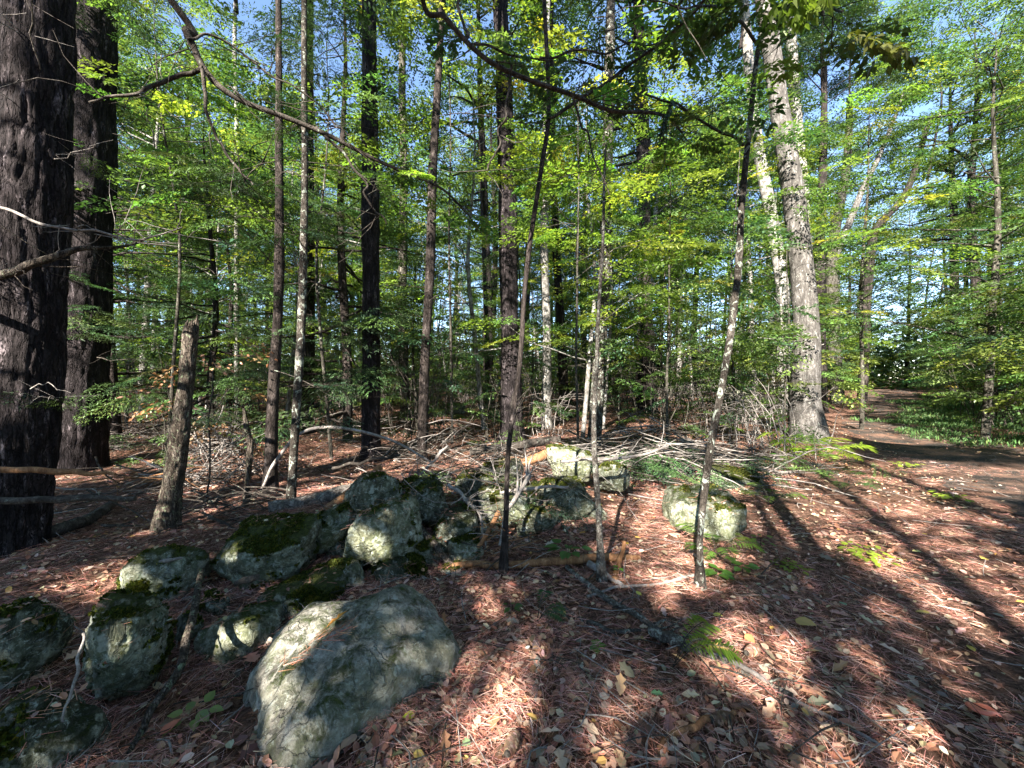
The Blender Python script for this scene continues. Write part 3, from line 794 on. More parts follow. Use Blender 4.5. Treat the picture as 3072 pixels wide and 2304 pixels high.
px_tree('tree', 'bleached white trunk rising behind the big grey oak', [(806, 412, 15), (807, 260, 13), (801, 170, 12.5), (795, 100, 12), (789, 0, 11)], 'pale', H=18, seg=36, n=160, disp=bark_disp(.01, 8, 18, .2), crown=('leafy', 1))
px_tree('tree', 'mottled dark trunk with white flakes in the middle distance right of the speckled trunk', [(652, 412, 11), (650, 340, 9.5), (645, 270, 8.5), (640, 150, 8), (636, 0, 7)], 'pine_far', H=18, seg=20, crown=('leafy', 3), disp=bark_disp(.02, 8, 19, .5))
fk, pF = px_tree('tree', 'tree forking low beside the path, its right limb slanting over it', [(838, 404, 15), (834, 330, 13), (832, 255, 12), (846, 170, 9), (850, 100, 7)], 'grey', H=13, seg=20, crown=('leafy', 1), wob=.03)
b0 = np.array(fk.location)
c0, c1, c2 = at(833, 262, b0[1]), at(856, 205, b0[1]), at(882, 148, b0[1])
link('limb', make_mesh('limb', tube(np.array([c0, c1, c2, at(905, 90, b0[1])]) - b0, [.17, .15, .11, .06], 14, 30, wob=.03), [M['oak']]), fk)
px_tree('tree', 'dark crooked trunk leaning right beyond the forked tree', [(862, 402, 11), (868, 300, 10), (874, 235, 10), (905, 195, 8), (930, 120, 6)], 'pine_far', H=14, seg=16, crown=('leafy', 3), wob=.05)
px_tree('tree', 'white patched thin trunk seen through leaves between snag and slim hemlock', [(237, 424, 6), (237, 300, 5.5), (236, 150, 5)], 'pale', H=16, seg=10, crown=('leafy', 1), wob=.04)
px_tree('snag', 'short splintered dead stem in front of the brush pile', [(246, 505, 7), (249, 460, 9), (248, 430, 9), (245, 408, 5)], 'snag', H=0, seg=20, n=60, disp=bark_disp(.012, 30, 21, .3), crown=None, cat='dead tree', wob=.02)
px_tree('tree', 'straight brownish trunk with a lit mossy foot between straight pine and slim trunk', [(406, 421, 10), (404, 330, 9), (403, 200, 8), (402, 60, 7)], 'grey', H=16, seg=16, crown=('leafy', 3), wob=.03)
px_tree('pine_tree', 'dark pine trunk at the edge of the path right behind the oak', [(822, 412, 12), (820, 300, 11), (822, 200, 10)], 'pine_far', H=15, seg=14, crown=('pine', 2), wob=.03)

# ------------------------------------------------------------------ woods behind: each tree an object, sharing meshes
TYPES = {}
def tree_type(key, fn, wood, leafm):
    w, l = fn(np.random.default_rng(hash(key) % 1000 if False else sum(map(ord, key))))
    TYPES[key] = (make_mesh(key + '_trunk', w, [M[wood]]), make_mesh(key + '_foliage', l, [M[leafm]], smooth=False))
tree_type('canopy_one', lambda r: limb_tree(r, 19, 8, .19, 3.6, 36, 13, T_BEECH_FAR, GREEN, 10), 'grey', 'leaf')
tree_type('canopy_low', lambda r: limb_tree(r, 15, 1.5, .15, 3.6, 46, 12, T_BEECH_FAR, GREEN + YELLOW[:2], 10, shape='col'), 'grey', 'leaf')
tree_type('canopy_two', lambda r: limb_tree(r, 16, 6, .14, 3.2, 34, 12, T_BEECH_FAR, GREEN, 10, lean=(.8, .3)), 'pale', 'leaf')
tree_type('canopy_three', lambda r: limb_tree(r, 21, 9, .24, 3.9, 36, 13, T_BEECH_FAR, GREEN + YELLOW[:2], 10, lean=(-.6, .5)), 'pine_far', 'leaf')
tree_type('under_one', lambda r: limb_tree(r, 6.5, 1.0, .045, 2.3, 24, 6, T_BEECH, GREEN, 6, shape='col', leafw=1.1), 'grey', 'leaf')
tree_type('under_two', lambda r: limb_tree(r, 8.5, 2.0, .06, 2.6, 26, 6, T_BEECH, YELLOW, 6, shape='col', leafw=1.1, lean=(.5, 0)), 'pale', 'leaf_y')
tree_type('under_three', lambda r: limb_tree(r, 4.0, .5, .03, 1.7, 18, 5, T_BEECH, GREEN + YELLOW, 6, shape='col', leafw=1.1), 'grey', 'leaf')
def thicket(r, H=2.3, n=14, sp=22):
    w, P, Y = [], [], []
    for i in range(n):
        a = r.uniform(0, 6.28); L = H * r.uniform(.5, 1); d = np.array([math.cos(a), math.sin(a), 0]) * r.uniform(.15, .6) * L; b = r.normal(size=3) * [.35, .35, 0]
        e = b + d + [0, 0, L]; m = b + d * .35 + [0, 0, L * .55]
        w += tube([b - [0, 0, .1], m, e], [.012, .009, .003], 4, 8, wob=.05, seed=i, cap=False)
        for q in range(5):
            f = r.uniform(.15, .95); p = b + (e - b) * f; dd = r.normal(size=3) * [.35, .35, .12]
            w += tube([p, p + dd * .5 + [0, 0, .04], p + dd], [.005, .0015], 3, 4, wob=.02, seed=q, cap=False)
            if r.random() < sp / (n * 5.0): P.append(p + dd * .6); Y.append(math.atan2(dd[1], dd[0]))
    n_ = len(P); return w, sprays(np.array(P), np.array(Y), r.normal(size=n_) * .2 + .1, r.uniform(.45, .8, n_), T_BEECH, GREEN, r, leafw=1.1)
tree_type('thicket_one', lambda r: thicket(r), 'grey', 'leaf')
tree_type('thicket_two', lambda r: thicket(r, 3.2, 12, 30), 'stick_dark', 'leaf')
tree_type('thicket_three', lambda r: thicket(r, 1.5, 16, 14), 'stick', 'leaf_y')
tree_type('hemlock_one', lambda r: limb_tree(r, 11, .8, .11, 2.5, 70, 6, T_HEM_FAR, HEML, 8, shape='cone', dead=.35), 'hemlock_bark', 'hemlock')
tree_type('hemlock_two', lambda r: limb_tree(r, 7, .5, .07, 2.0, 50, 5, T_HEM, HEML, 8, shape='cone', dead=.3), 'hemlock_bark', 'hemlock')
tree_type('bare_pole', lambda r: limb_tree(r, 14, 9, .07, 1.8, 14, 8, T_BEECH_FAR, GREEN, 8), 'pale', 'leaf')

LAND = [(-60, 'the massive left pine'), (85, 'the second dark pine'), (185, 'the broken-topped snag'), (272, 'the slim dark hemlock'), (371, 'the straight dark pine'),
        (430, 'the slim reddish trunk'), (508, 'the thick mottled pine'), (562, 'the dark leaning trunk'), (603, 'the rough speckled trunk'), (648, 'the white-flaked trunk'),
        (735, 'the crooked dark sapling'), (800, 'the big grey oak'), (845, 'the low forked tree'), (930, 'the far path'), (1100, 'the photo right edge')]
LOOK = {'thicket_one': ('bush', 'twiggy half-bare thicket', 'twiggy thickets under the trees'), 'thicket_two': ('bush', 'tall twiggy dark-stemmed thicket', 'twiggy thickets under the trees'), 'thicket_three': ('bush', 'knee-high pale twig thicket', 'twiggy thickets under the trees'), 'canopy_low': ('tree', 'broad low-branched tree', 'tall leafy trees of the wood'), 'canopy_one': ('tree', 'tall grey-brown leafy tree', 'tall leafy trees of the wood'), 'canopy_two': ('tree', 'tall pale-barked leafy tree', 'tall leafy trees of the wood'),
        'canopy_three': ('tree', 'very tall dark-barked leafy tree', 'tall leafy trees of the wood'), 'under_one': ('sapling', 'green layered young tree', 'young leafy trees of the understorey'),
        'under_two': ('sapling', 'yellow-green layered young tree', 'young leafy trees of the understorey'), 'under_three': ('bush', 'low bushy green sapling', 'young leafy trees of the understorey'),
        'hemlock_one': ('hemlock_tree', 'dark feathery hemlock', 'hemlocks of the wood'), 'hemlock_two': ('hemlock_tree', 'small drooping hemlock', 'hemlocks of the wood'),
        'bare_pole': ('tree', 'thin bare pole-like tree', 'thin poles of the wood')}
placed = []
label_count = {}
def distance_word(r):
    return 'close' if r < 8 else 'at mid distance' if r < 14 else 'well back' if r < 22 else 'far back' if r < 34 else 'deepest'
def put_tree(key, x, y, s=1.0, rz=0.0):
    name, look, group = LOOK[key]
    r = math.hypot(x, y); u = 512 + F_PX * x / y if y > .5 else (-500 if x < 0 else 1500)
    if y <= .5 or u < -120 or u > 1140:
        side = 'outside the photo, ' + ('left of' if x < 0 else 'right of') + ' the camera' if y > -1 else 'outside the photo, behind the camera'
        lab = f'{look} {side}'
    else:
        k = min(range(len(LAND)), key=lambda i: abs(LAND[i][0] - u)); d = u - LAND[k][0]
        pos = 'directly behind' if abs(d) < 9 else ('just left of' if d < 0 else 'just right of') if abs(d) < 25 else ('left of' if d < 0 else 'right of')
        lab = f'{look} {distance_word(r)}, {pos} {LAND[k][1]}'.replace('at mid distance', 'midway')
    o = empty(name, (x, y, float(hgt(x, y)) - .05), lab, 'bush' if name == 'bush' else 'tree', group, rz)
    o.scale = (s, s, s)
    w, l = TYPES[key]
    link('trunk', w, o); f = link('foliage', l, o); f['kind'] = 'stuff'
    placed.append((x, y)); return o

def path_dist(x, y):
    P = smooth_path(np.c_[PATH, np.zeros(len(PATH))], 120)[:, :2]
    return float(np.min(np.hypot(P[:, 0] - x, P[:, 1] - y)))

rr = random.Random(21)
def scatter(keys, n, rmin, rmax, azmin, azmax, mind, pathd=1.9, smin=.85, smax=1.15, power=.5, cond=None):
    k = 0; tries = 0
    while k < n and tries < n * 60:
        tries += 1
        r = (rmin ** (1 / power) + rr.random() * (rmax ** (1 / power) - rmin ** (1 / power))) ** power; a = math.radians(rr.uniform(azmin, azmax))
        x, y = r * math.sin(a), r * math.cos(a)
        if cond and not cond(x, y): continue
        if any((x - p[0]) ** 2 + (y - p[1]) ** 2 < mind ** 2 for p in placed): continue
        if path_dist(x, y) < pathd: continue
        if y > 0 and r < 11 and 512 + F_PX * x / y < 190: continue
        put_tree(rr.choice(keys), x, y, rr.uniform(smin, smax), rr.uniform(0, 6.28)); k += 1

# understorey first (mid distance), then the tall trees, then the far filling
scatter(['under_two'], 3, 9, 12, -6, 18, 1.5)
scatter(['under_one', 'under_two', 'under_three'], 48, 10, 27, -55, 40, 1.7, 2.4)
scatter(['under_three', 'under_one'], 46, 27, 46, -58, 60, 1.8, 2.4, smin=1.0, smax=1.5)
scatter(['hemlock_two', 'hemlock_one'], 7, 9, 20, -50, -14, 1.8)
scatter(['under_one', 'under_three'], 16, 13, 30, 50, 62, 2.0, 2.0)
scatter(['canopy_low'], 9, 17, 34, 49, 60, 2.6, 2.6)
scatter(['canopy_low', 'under_one', 'canopy_two'], 16, 46, 60, 36, 56, 2.2, 2.2, smin=1.0, smax=1.3)
scatter(['canopy_low'], 16, 30, 50, -56, 44, 3.0, 2.6)
scatter(['canopy_one', 'canopy_two', 'canopy_three', 'bare_pole'], 60, 11, 38, -58, 60, 2.0, 2.2)
scatter(['canopy_one', 'canopy_three', 'under_one', 'under_two'], 46, 28, 48, -58, 58, 2.6, 2.2)

# near understorey trees whose leaves read one by one
def near_tree(name, label, u, Y, height, base_z, crown_r, nl, per, pal, wood, leafm, seed, rad=.02, **kw):
    rng = np.random.default_rng(seed)
    p = at(u, 400, Y); p[2] = float(hgt(p[0], p[1]))
    w, l = limb_tree(rng, height, base_z, rad, crown_r, nl, per, T_BEECH, pal, 7, shape='col', **kw)
    o = empty(name, tuple(p), label, 'tree', 'young leafy trees near the wall')
    link('trunk', make_mesh('near_trunk', w, [M[wood]]), o)
    f = link('foliage', make_mesh('near_foliage', l, [M[leafm]], smooth=False), o); f['kind'] = 'stuff'
    placed.append((p[0], p[1])); return o
scatter(['thicket_one', 'thicket_two', 'thicket_three'], 85, 8.5, 26, -50, 36, 1.15, 2.2)
scatter(['thicket_two', 'under_three'], 26, 12, 30, 49, 61, 1.3, 1.9)
for x_, y_ in ((41.5, 45), (45, 43.5), (43.5, 47), (48, 46), (39, 46.5), (46, 50), (51, 47), (42.5, 41.5), (37.5, 43), (50, 52)): put_tree('canopy_low' if (x_ * 2) % 2 else 'under_one', x_, y_, 1.25, x_ * 3)
near_tree('sapling', 'young tree with bright yellow-green leaf layers in front of the thick mottled pine', 578, 6.2, 6.5, 2.9, 1.5, 17, 5, YELLOW, 'grey', 'leaf_y', 61, .022)
near_tree('sapling', 'young green tree filling the gap between slim hemlock and straight pine', 330, 7.0, 7.5, 3.4, 2.0, 18, 6, GREEN, 'grey', 'leaf', 62, .03)
near_tree('sapling', 'young green tree with level leaf layers left of the crooked dark sapling', 668, 7.6, 6.5, 1.1, 1.9, 22, 5, GREEN + YELLOW, 'grey', 'leaf', 63, .025)
near_tree('sapling', 'tall yellow-green young tree above the slim reddish trunk', 452, 8.5, 9.5, 4.8, 2.2, 18, 6, YELLOW, 'grey', 'leaf_y', 64, .03)
near_tree('sapling', 'leafy young tree left of the big grey oak with leaves over the leaning trunk', 736, 8.8, 7.5, 1.0, 2.0, 24, 5, GREEN + YELLOW[:2], 'grey', 'leaf', 65, .028)
near_tree('sapling', 'slight green sapling right in front of the big grey oak', 785, 8.3, 5.5, 1.0, 1.3, 16, 5, GREEN, 'grey', 'leaf', 69, .018)
near_tree('sapling', 'leafy tree leaning over the path from its far right side', 985, 9.5, 10, 2.2, 3.6, 30, 8, GREEN, 'grey', 'leaf', 66, .08)
near_tree('sapling', 'yellow-green sapling right of the big grey oak over the path', 862, 10.5, 9, 2.6, 2.4, 22, 6, GREEN + YELLOW, 'grey', 'leaf_y', 67, .05)
near_tree('sapling', 'small green tree right above the second big dark pine', 165, 6.6, 8, 3.6, 2.0, 18, 6, GREEN + YELLOW[:1], 'grey', 'leaf', 68, .03)

# unseen trees added behind the camera to shade the foreground; crowns cut for sun flecks
def shade_tree(x, y, H, base, cr, nl, per, seed, label, kind='leafy'):
    rng = np.random.default_rng(seed)
    org = np.array([x, y, float(hgt(x, y)) - .05])
    w, l = limb_tree(rng, H, base, .13, cr, nl, per, T_BEECH_FAR, GREEN, 10, keep=lambda P: lit_keep(P + org), inner=.15)
    o = empty('tree', tuple(org), label, 'tree', 'added shade trees behind the camera')
    link('trunk', make_mesh('shade_trunk', w, [M['grey']]), o)
    f = link('foliage', make_mesh('shade_foliage', l, [M['leaf']], smooth=False), o); f['kind'] = 'stuff'
    placed.append((x, y))
for i, (x, y, H, b, cr) in enumerate([(-5.5, -5.5, 12, 3.5, 4.0), (-9, -8.5, 15, 5, 4.6), (-2.8, -9.5, 15, 4.5, 4.6), (-9.5, -2.5, 12, 4.5, 3.6), (-6.5, -14, 18, 6, 5),
                                      (-.5, -14.5, 18, 6, 5), (-.4, -6.2, 11, 3.5, 3.6), (-3.5, -3.4, 8.0, 3.2, 2.4), (-12.5, -13, 17, 5, 4.8), (6.8, -7.2, 13, 4.5, 4.2), (5.5, -15, 17, 5, 4.8), (-6.6, -1.6, 10, 2.4, 2.8), (1.6, -4.2, 11, 4.6, 3.2), (10, -4.5, 12, 4.2, 3.8), (2.6, -9.5, 13, 4.5, 3.6)]):
    shade_tree(x, y, H, b, cr, int(26 + cr * 4), 14, 90 + i, f'added shade tree, crown cut for sun flecks, number {["one", "two", "three", "four", "five", "six", "seven", "eight", "nine", "ten", "eleven", "twelve", "thirteen", "fourteen", "fifteen"][i]} outside the photo behind the camera')
scatter(['canopy_one', 'canopy_two', 'canopy_three', 'hemlock_one'], 10, 17, 36, -120, -58, 3.2, 3.0, cond=lambda x, y: not (172 < (math.degrees(math.atan2(x, y)) % 360) < 240 and math.hypot(x, y) < 40))
scatter(['canopy_one', 'canopy_two', 'canopy_three', 'under_one'], 14, 12, 34, 64, 170, 3.5, 3.0)

# ------------------------------------------------------------------ far woods, one mass
def far_woods():
    rng = np.random.default_rng(77)
    nc = 2300
    a = rng.uniform(0, 6.283, nc); r = rng.uniform(46, 92, nc); z = 0.3 + 20 * rng.random(nc) ** 1.8
    C = np.stack([r * np.sin(a), r * np.cos(a), z], 1)
    nl_ = 1900; a2 = rng.uniform(-1.15, 1.15, nl_); r2 = rng.uniform(55, 88, nl_)
    C = np.vstack([C, np.stack([r2 * np.sin(a2), r2 * np.cos(a2), rng.uniform(0, 5.5, nl_)], 1)]); nc += nl_
    k = 52; N = nc * k
    P = np.repeat(C, k, 0) + rng.normal(size=(N, 3)) * [1.8, 1.8, .9]; P[:, 2] = np.abs(P[:, 2])
    cols = np.repeat(pick_cols(nc, GREEN, rng, .3), k, 0) * (1 + .2 * rng.normal(size=(N, 1))).clip(.4, 1.7)
    v, f, c = place_leaves(P, rng.uniform(0, 6.28, N), rng.normal(size=N) * .4, rng.normal(size=N) * .4, rng.uniform(.35, .65, N), cols, width=1.4)
    tag(link('far_woods', make_mesh('far_woods', [(v, f, 0, c)], [M['leaf']], smooth=False)), 'dense green woods closing the view far behind all trees', None, kind='stuff')
    t = []
    for i in range(260):
        a = rng.uniform(0, 6.283); r = rng.uniform(44, 80); p = np.array([r * math.sin(a), r * math.cos(a), -1])
        t += tube([p, p + [rng.normal() * .4, rng.normal() * .4, 9], p + [rng.normal() * .8, rng.normal() * .8, 21]], [rng.uniform(.1, .28), .05], 5, 5, cap=False)
    tag(link('far_trunks', make_mesh('far_trunks', t, [M['grey']])), 'mass of far trunks in the woods closing the view', None, kind='stuff')
far_woods()

# ------------------------------------------------------------------ forest floor litter
def gz(x, y): return hgt(x, y) + .02 * fbm(np.stack([x, y, x * 0], -1) * 6, 9, 3)
LITC = [(.33, .150, .095, 5), (.43, .24, .16, 3.5), (.42, .30, .21, 4), (.30, .22, .155, 3), (.16, .085, .06, 3), (.52, .40, .30, 1.4), (.45, .27, .08, .25), (.18, .16, .11, 1)]
def litter():
    rng = np.random.default_rng(9)
    n = 100000
    r = .7 + 21 * rng.random(n) ** 1.15; a = rng.uniform(-1.35, 1.35, n)
    x, y = r * np.sin(a), r * np.cos(a)
    cl = vnoise(np.stack([x, y, x * 0], -1) * 1.6, 41)
    pd_ = np.array([0.0] * n); PP = smooth_path(np.c_[PATH, np.zeros(len(PATH))], 90)[:, :2]
    for q in range(0, n, 20000): pd_[q:q + 20000] = np.min(np.hypot(x[q:q + 20000, None] - PP[None, :, 0], y[q:q + 20000, None] - PP[None, :, 1]), 1)
    k = rng.random(n) < (.55 + .5 * cl) * np.where((pd_ < 1.5) & (r > 7), .45, 1)
    x, y, r = x[k], y[k], r[k]; n = len(x)
    P = np.stack([x, y, gz(x, y) + rng.uniform(.002, .03, n)], 1)
    cols = pick_cols(n, LITC, rng, .25)
    big = rng.random(n) < .12
    for nm, m, sh, fc, sz, lab in (('leaf_litter', ~big, FOLDLEAF, FOLDFACES, (.02, .056), 'scattered small dead leaves covering the forest floor'),
                              ('oak_leaf_litter', big & (r < 12), OAKLEAF, OAKFACES, (.05, .105), 'scattered lobed dead oak leaves on the forest floor')):
        q = m.nonzero()[0]; N = len(q)
        size = rng.uniform(*sz, N)
        v, f, c = place_leaves(P[q], rng.uniform(0, 6.28, N), rng.normal(size=N) * .28, rng.normal(size=N) * .35, size, cols[q] * (1 if nm[0] == 'l' else .95), sh, fc, rng.uniform(.8, 1.3))
        tag(link(nm, make_mesh(nm, [(v, f, 0, c)], [M['litter']], smooth=False)), lab, None, kind='stuff')
    # needles
    n = 270000
    r = .7 + 9.5 * rng.random(n) ** 1.1; a = rng.uniform(-1.2, 1.2, n)
    x, y = r * np.sin(a), r * np.cos(a)
    cl = vnoise(np.stack([x, y, x * 0], -1) * 1.1, 43) + .5 * vnoise(np.stack([x, y, x * 0], -1) * 4, 45); k = rng.random(n) < .5 + .8 * cl
    x, y = x[k], y[k]; n = len(x)
    P = np.stack([x, y, gz(x, y) + rng.uniform(.004, .034, n)], 1)
    yaw = 5 * vnoise(np.stack([x, y, x * 0], -1) * 2.5, 44) + rng.normal(size=n) * .9
    sh = np.array([[0, -.008, 0], [.5, -.008, .04], [1, -.004, 0], [1, .004, 0], [.5, .008, .04], [0, .008, 0]])
    v, f, c = place_leaves(P, yaw, rng.normal(size=n) * .12, rng.uniform(-1.5, 1.5, n), rng.uniform(.045, .105, n), pick_cols(n, [(.54, .235, .175, 4), (.66, .36, .28, 3), (.38, .155, .11, 3), (.70, .50, .40, 1.5)], rng, .25), sh, np.array([[0, 1, 4, 5], [1, 2, 3, 4]]))
    tag(link('pine_needle_litter', make_mesh('pine_needle_litter', [(v, f, 0, c)], [M['needle']], smooth=False)), 'rusty fallen pine needles covering the forest floor', None, kind='stuff')
    # twigs
    t = []
    for i in range(1500):
        r = .9 + 15 * rng.random() ** 1.1; a = rng.uniform(-1.15, 1.05); x, y = r * math.sin(a), r * math.cos(a)
        L = rng.uniform(.08, .45) * (1.5 if x < 2 and y > 4 else 1); b = rng.uniform(0, 6.28); rad = rng.uniform(.0015, .005)
        xs = np.array([x, x + L * .5 * math.cos(b) + rng.normal() * .03, x + L * math.cos(b)]); ys = np.array([y, y + L * .5 * math.sin(b) + rng.normal() * .03, y + L * math.sin(b)])
        z = gz(xs, ys) + rng.uniform(.01, .05) + np.array([0, rng.uniform(0, .05), rng.uniform(-.01, .08)])
        t += [(v_, f_, int(rng.random() < .45), c_) for v_, f_, m_, c_ in tube(np.stack([xs, ys, z], 1), [rad, rad * .5], 4, 5, cap=False)]
    tag(link('twig_litter', make_mesh('twig_litter', t, [M['stick'], M['stick_dark']])), 'small fallen twigs scattered on the forest floor', None, kind='stuff')
litter()

def stone_litter():
    rng = np.random.default_rng(99); out = []
    for i, (P, N) in enumerate(STONE_TOP):
        cl = vnoise(P * 5, 61); k = cl > .12; P, N = P[k] + N[k] * .012, N[k]; n = len(P)
        if n == 0 or i == 0: continue
        q = rng.random(n) < .82; m = int(q.sum())
        v, f, c = place_leaves(P[q], rng.uniform(0, 6.28, m), rng.normal(size=m) * .15, rng.uniform(-1, 1, m), rng.uniform(.05, .10, m), pick_cols(m, [(.5, .22, .15, 4), (.6, .33, .24, 3), (.34, .15, .10, 3)], rng), np.array([[0, -.014, 0], [1, -.01, 0], [1, .01, 0], [0, .014, 0]]))
        out.append((v, f, 0, c)); q = ~q; m = int(q.sum())
        if m:
            v, f, c = place_leaves(P[q], rng.uniform(0, 6.28, m), rng.normal(size=m) * .25, rng.normal(size=m) * .3, rng.uniform(.025, .05, m), pick_cols(m, LITC, rng), FOLDLEAF, FOLDFACES); out.append((v, f, 0, c))
    tag(link('stone_litter', make_mesh('stone_litter', out, [M['litter']], smooth=False)), 'needles and leaf scraps caught on top of the wall stones', None, kind='stuff')
stone_litter()

def grass_patch():
    rng = np.random.default_rng(15); n = 90000
    poly = [(898, 402), (935, 394), (1024, 390), (1200, 385), (1250, 470), (1024, 454), (945, 446), (902, 430)]
    gp = [ground(u, v)[:2] for u, v in poly]
    xs = rng.uniform(9, 34, n * 3); ys = rng.uniform(6, 30, n * 3)
    k = in_poly(xs + 1.2 * vnoise(np.stack([xs, ys, xs * 0], -1) * .8, 6), ys + 1.2 * vnoise(np.stack([xs, ys, xs * 0], -1) * .8, 7), gp) & (rng.random(n * 3) < .6 + .5 * vnoise(np.stack([xs, ys, xs * 0], -1) * 1.5, 8)); xs, ys = xs[k][:n], ys[k][:n]; n = len(xs)
    sh = np.array([[0, -.05, 0], [.6, -.04, .0], [1, 0, 0], [.6, .04, 0]])
    P = np.stack([xs, ys, gz(xs, ys) + .02], 1)
    v, f, c = place_leaves(P, rng.uniform(0, 6.28, n), -rng.uniform(.5, 1.4, n), rng.uniform(-1, 1, n), rng.uniform(.07, .17, n), pick_cols(n, [(.09, .16, .055, 3), (.07, .13, .045, 3), (.13, .18, .06, 1)], rng), sh, width=2.2)
    tag(link('grass', make_mesh('grass', [(v, f, 0, c)], [M['grass']], smooth=False)), 'short green grass in a clearing right of the path', None, kind='stuff')
grass_patch()

# ------------------------------------------------------------------ logs and fallen sticks
def px_stick(name, label, pts, mat, seg=8, wob=.012, twigs=0, tm=None, group='fallen sticks and logs', cat=None, seed=1, disp=None, n=None):
    """pts: (u, v, width px, Y or None to lie on the ground, lift)"""
    P, Rr = [], []
    for p in pts:
        u, v, w = p[:3]; Y = p[3] if len(p) > 3 else None
        if Y is None:
            g = ground(u, v); r = w / 2 * g[1] / F_PX; g[2] += r * .9 + .015
        else: g = at(u, v, Y); r = w / 2 * Y / F_PX
        P.append(g); Rr.append(r)
    P = np.array(P); base = P[len(P) // 2].copy(); rng = np.random.default_rng(seed)
    n = n or max(12, len(pts) * 8)
    b = tube(P - base, Rr, seg, n, wob=wob, seed=seed, disp=disp)
    me = make_mesh(name, b, [M[mat]])
    if twigs:
        root = empty(name, tuple(base), label, cat or 'stick', group); link('stem', me, root)
        Q = smooth_path(P - base, 60)
        for i in range(twigs):
            k = rng.integers(6, 58); d = Q[min(59, k + 1)] - Q[k - 1]; d /= np.linalg.norm(d)
            s = np.cross(d, rng.normal(size=3)); s /= np.linalg.norm(s) + 1e-6; s[2] = abs(s[2])
            L = rng.uniform(.12, .4); e = Q[k] + (d * .7 + s * .7) * L
            link('twig', make_mesh('twig', tube([Q[k], (Q[k] + e) / 2 + rng.normal(size=3) * .02, e], [Rr[-1] * .6 + .001, .0012], 5, 6, wob=.006, seed=i), [M[tm or mat]]), root)
        return root
    o = link(name, me, loc=tuple(base)); return tag(o, label, cat or 'stick', group)

px_stick('log', 'thick pale-barked log lying in the sun behind the blocky mossy boulder', [(268, 509, 15, 4.1), (300, 504, 15, 4.25), (345, 492, 15, 4.5), (362, 486, 13, 4.7)], 'log', 28, .01, cat='log', disp=bark_disp(.008, 22, 31, .6), n=60)
px_stick('log', 'reddish bark plank leaning up against the dark spotted stones', [(302, 530, 9, 3.6), (330, 508, 10, 3.75), (358, 487, 9, 3.9), (381, 467, 6, 4.1)], 'stick_red', 14, .008, cat='log', disp=bark_disp(.006, 20, 32, .3), n=50)
px_stick('fallen_stick', 'dead stick slanting down right from the stone heap', [(405, 500, 6.5, 3.55), (420, 527, 7, 3.3), (440, 551, 7, 3.1), (457, 574, 6.5, 2.98)], 'snag', 12, .012, seed=3)
px_stick('fallen_branch', 'long pale branch arching over the floor in front of the straight pine', [(262, 488, 3, 4.9), (276, 462, 3.4, 4.9), (300, 434, 3.4, 4.95), (335, 427, 3.2, 5.0), (385, 438, 2.7, 5.0), (432, 462, 1.8, 5.0)], 'stick', 8, .01, seed=4)
px_stick('fallen_stick', 'lichened stick ending in a bare orange tip, bottom left of the big boulder', [(203, 572, 5, 2.45), (195, 612, 7, 2.2), (186, 650, 8, 1.98), (160, 700, 7.5, 1.78), (138, 735, 6.5, 1.66), (122, 764, 3, 1.55)], 'snag', 14, .012, seed=5)
px_stick('fallen_stick', 'bare orange-brown pole lying level in front of the stone heap', [(452, 569, 6), (500, 569, 7), (560, 566, 8), (610, 563, 8), (640, 561, 5)], 'stick_red', 10, .012, seed=6)
px_stick('fallen_branch', 'long lichen-crusted branch running across the floor towards the lower right', [(566, 568, 4), (590, 592, 6), (620, 612, 6), (650, 633, 6), (680, 650, 6), (730, 668, 5), (790, 703, 4)], 'crusty', 12, .02, twigs=9, seed=7, cat='branch')
px_stick('fallen_branch', 'short thick mossy log lying before the lichen-crusted branch', [(650, 638, 11), (668, 646, 14), (690, 655, 13)], 'crusty', 18, .01, seed=8, disp=bark_disp(.01, 20, 33, .6), cat='log', n=30)
px_stick('fallen_stick', 'thin lichened stick lying right of the short thick log, down to the photo lower right', [(694, 652, 3), (730, 668, 5), (770, 690, 4.5), (815, 716, 4), (880, 752, 3)], 'stick', 8, .012, seed=9)
px_stick('log', 'dark rough log lying at the foot of the massive left pine', [(-20, 558, 12), (30, 544, 13), (80, 530, 12), (115, 508, 9)], 'stick_dark', 18, .015, cat='log', disp=bark_disp(.01, 20, 34, .6), n=50)
px_stick('fallen_stick', 'reddish horizontal pole in front of the massive left pine, upper of two', [(-20, 468, 6, 2.75), (60, 472, 6, 2.85), (115, 474, 3, 2.95)], 'stick_red', 10, .01, seed=11)
px_stick('fallen_stick', 'dark horizontal pole in front of the massive left pine, lower of two', [(-20, 501, 7, 2.6), (60, 499, 6.5, 2.7), (135, 498, 5, 2.85)], 'stick_dark', 10, .01, seed=12)
px_stick('fallen_stick', 'bare brown stick near the bottom edge below the fern', [(655, 752, 4), (685, 735, 7), (715, 724, 6), (735, 718, 4)], 'stick_red', 10, .01, seed=13)
px_stick('fallen_stick', 'pale upright twig poking from the needles at far left', [(24, 568, 2), (27, 580, 5, 2.9), (32, 594, 6, 2.75)], 'stick', 8, .004, seed=14)
px_stick('fallen_stick', 'forked pale stick leaning on the gap stone in the heap', [(500, 545, 3, 3.0), (508, 510, 4, 3.2), (530, 475, 5, 3.5)], 'stick', 8, .01, twigs=5, seed=15)
px_stick('fallen_stick', 'curved white stick lying on the wedge stone', [(500, 494, 3, 3.6), (530, 488, 3.5, 3.6), (568, 487, 3, 3.7)], 'stick', 8, .01, seed=16)
px_stick('fallen_stick', 'orange broken stick standing by the dark sapling in the heap', [(478, 548, 4, 3.05), (488, 532, 5, 3.15), (499, 512, 5, 3.3)], 'stick_red', 8, .004, seed=17)
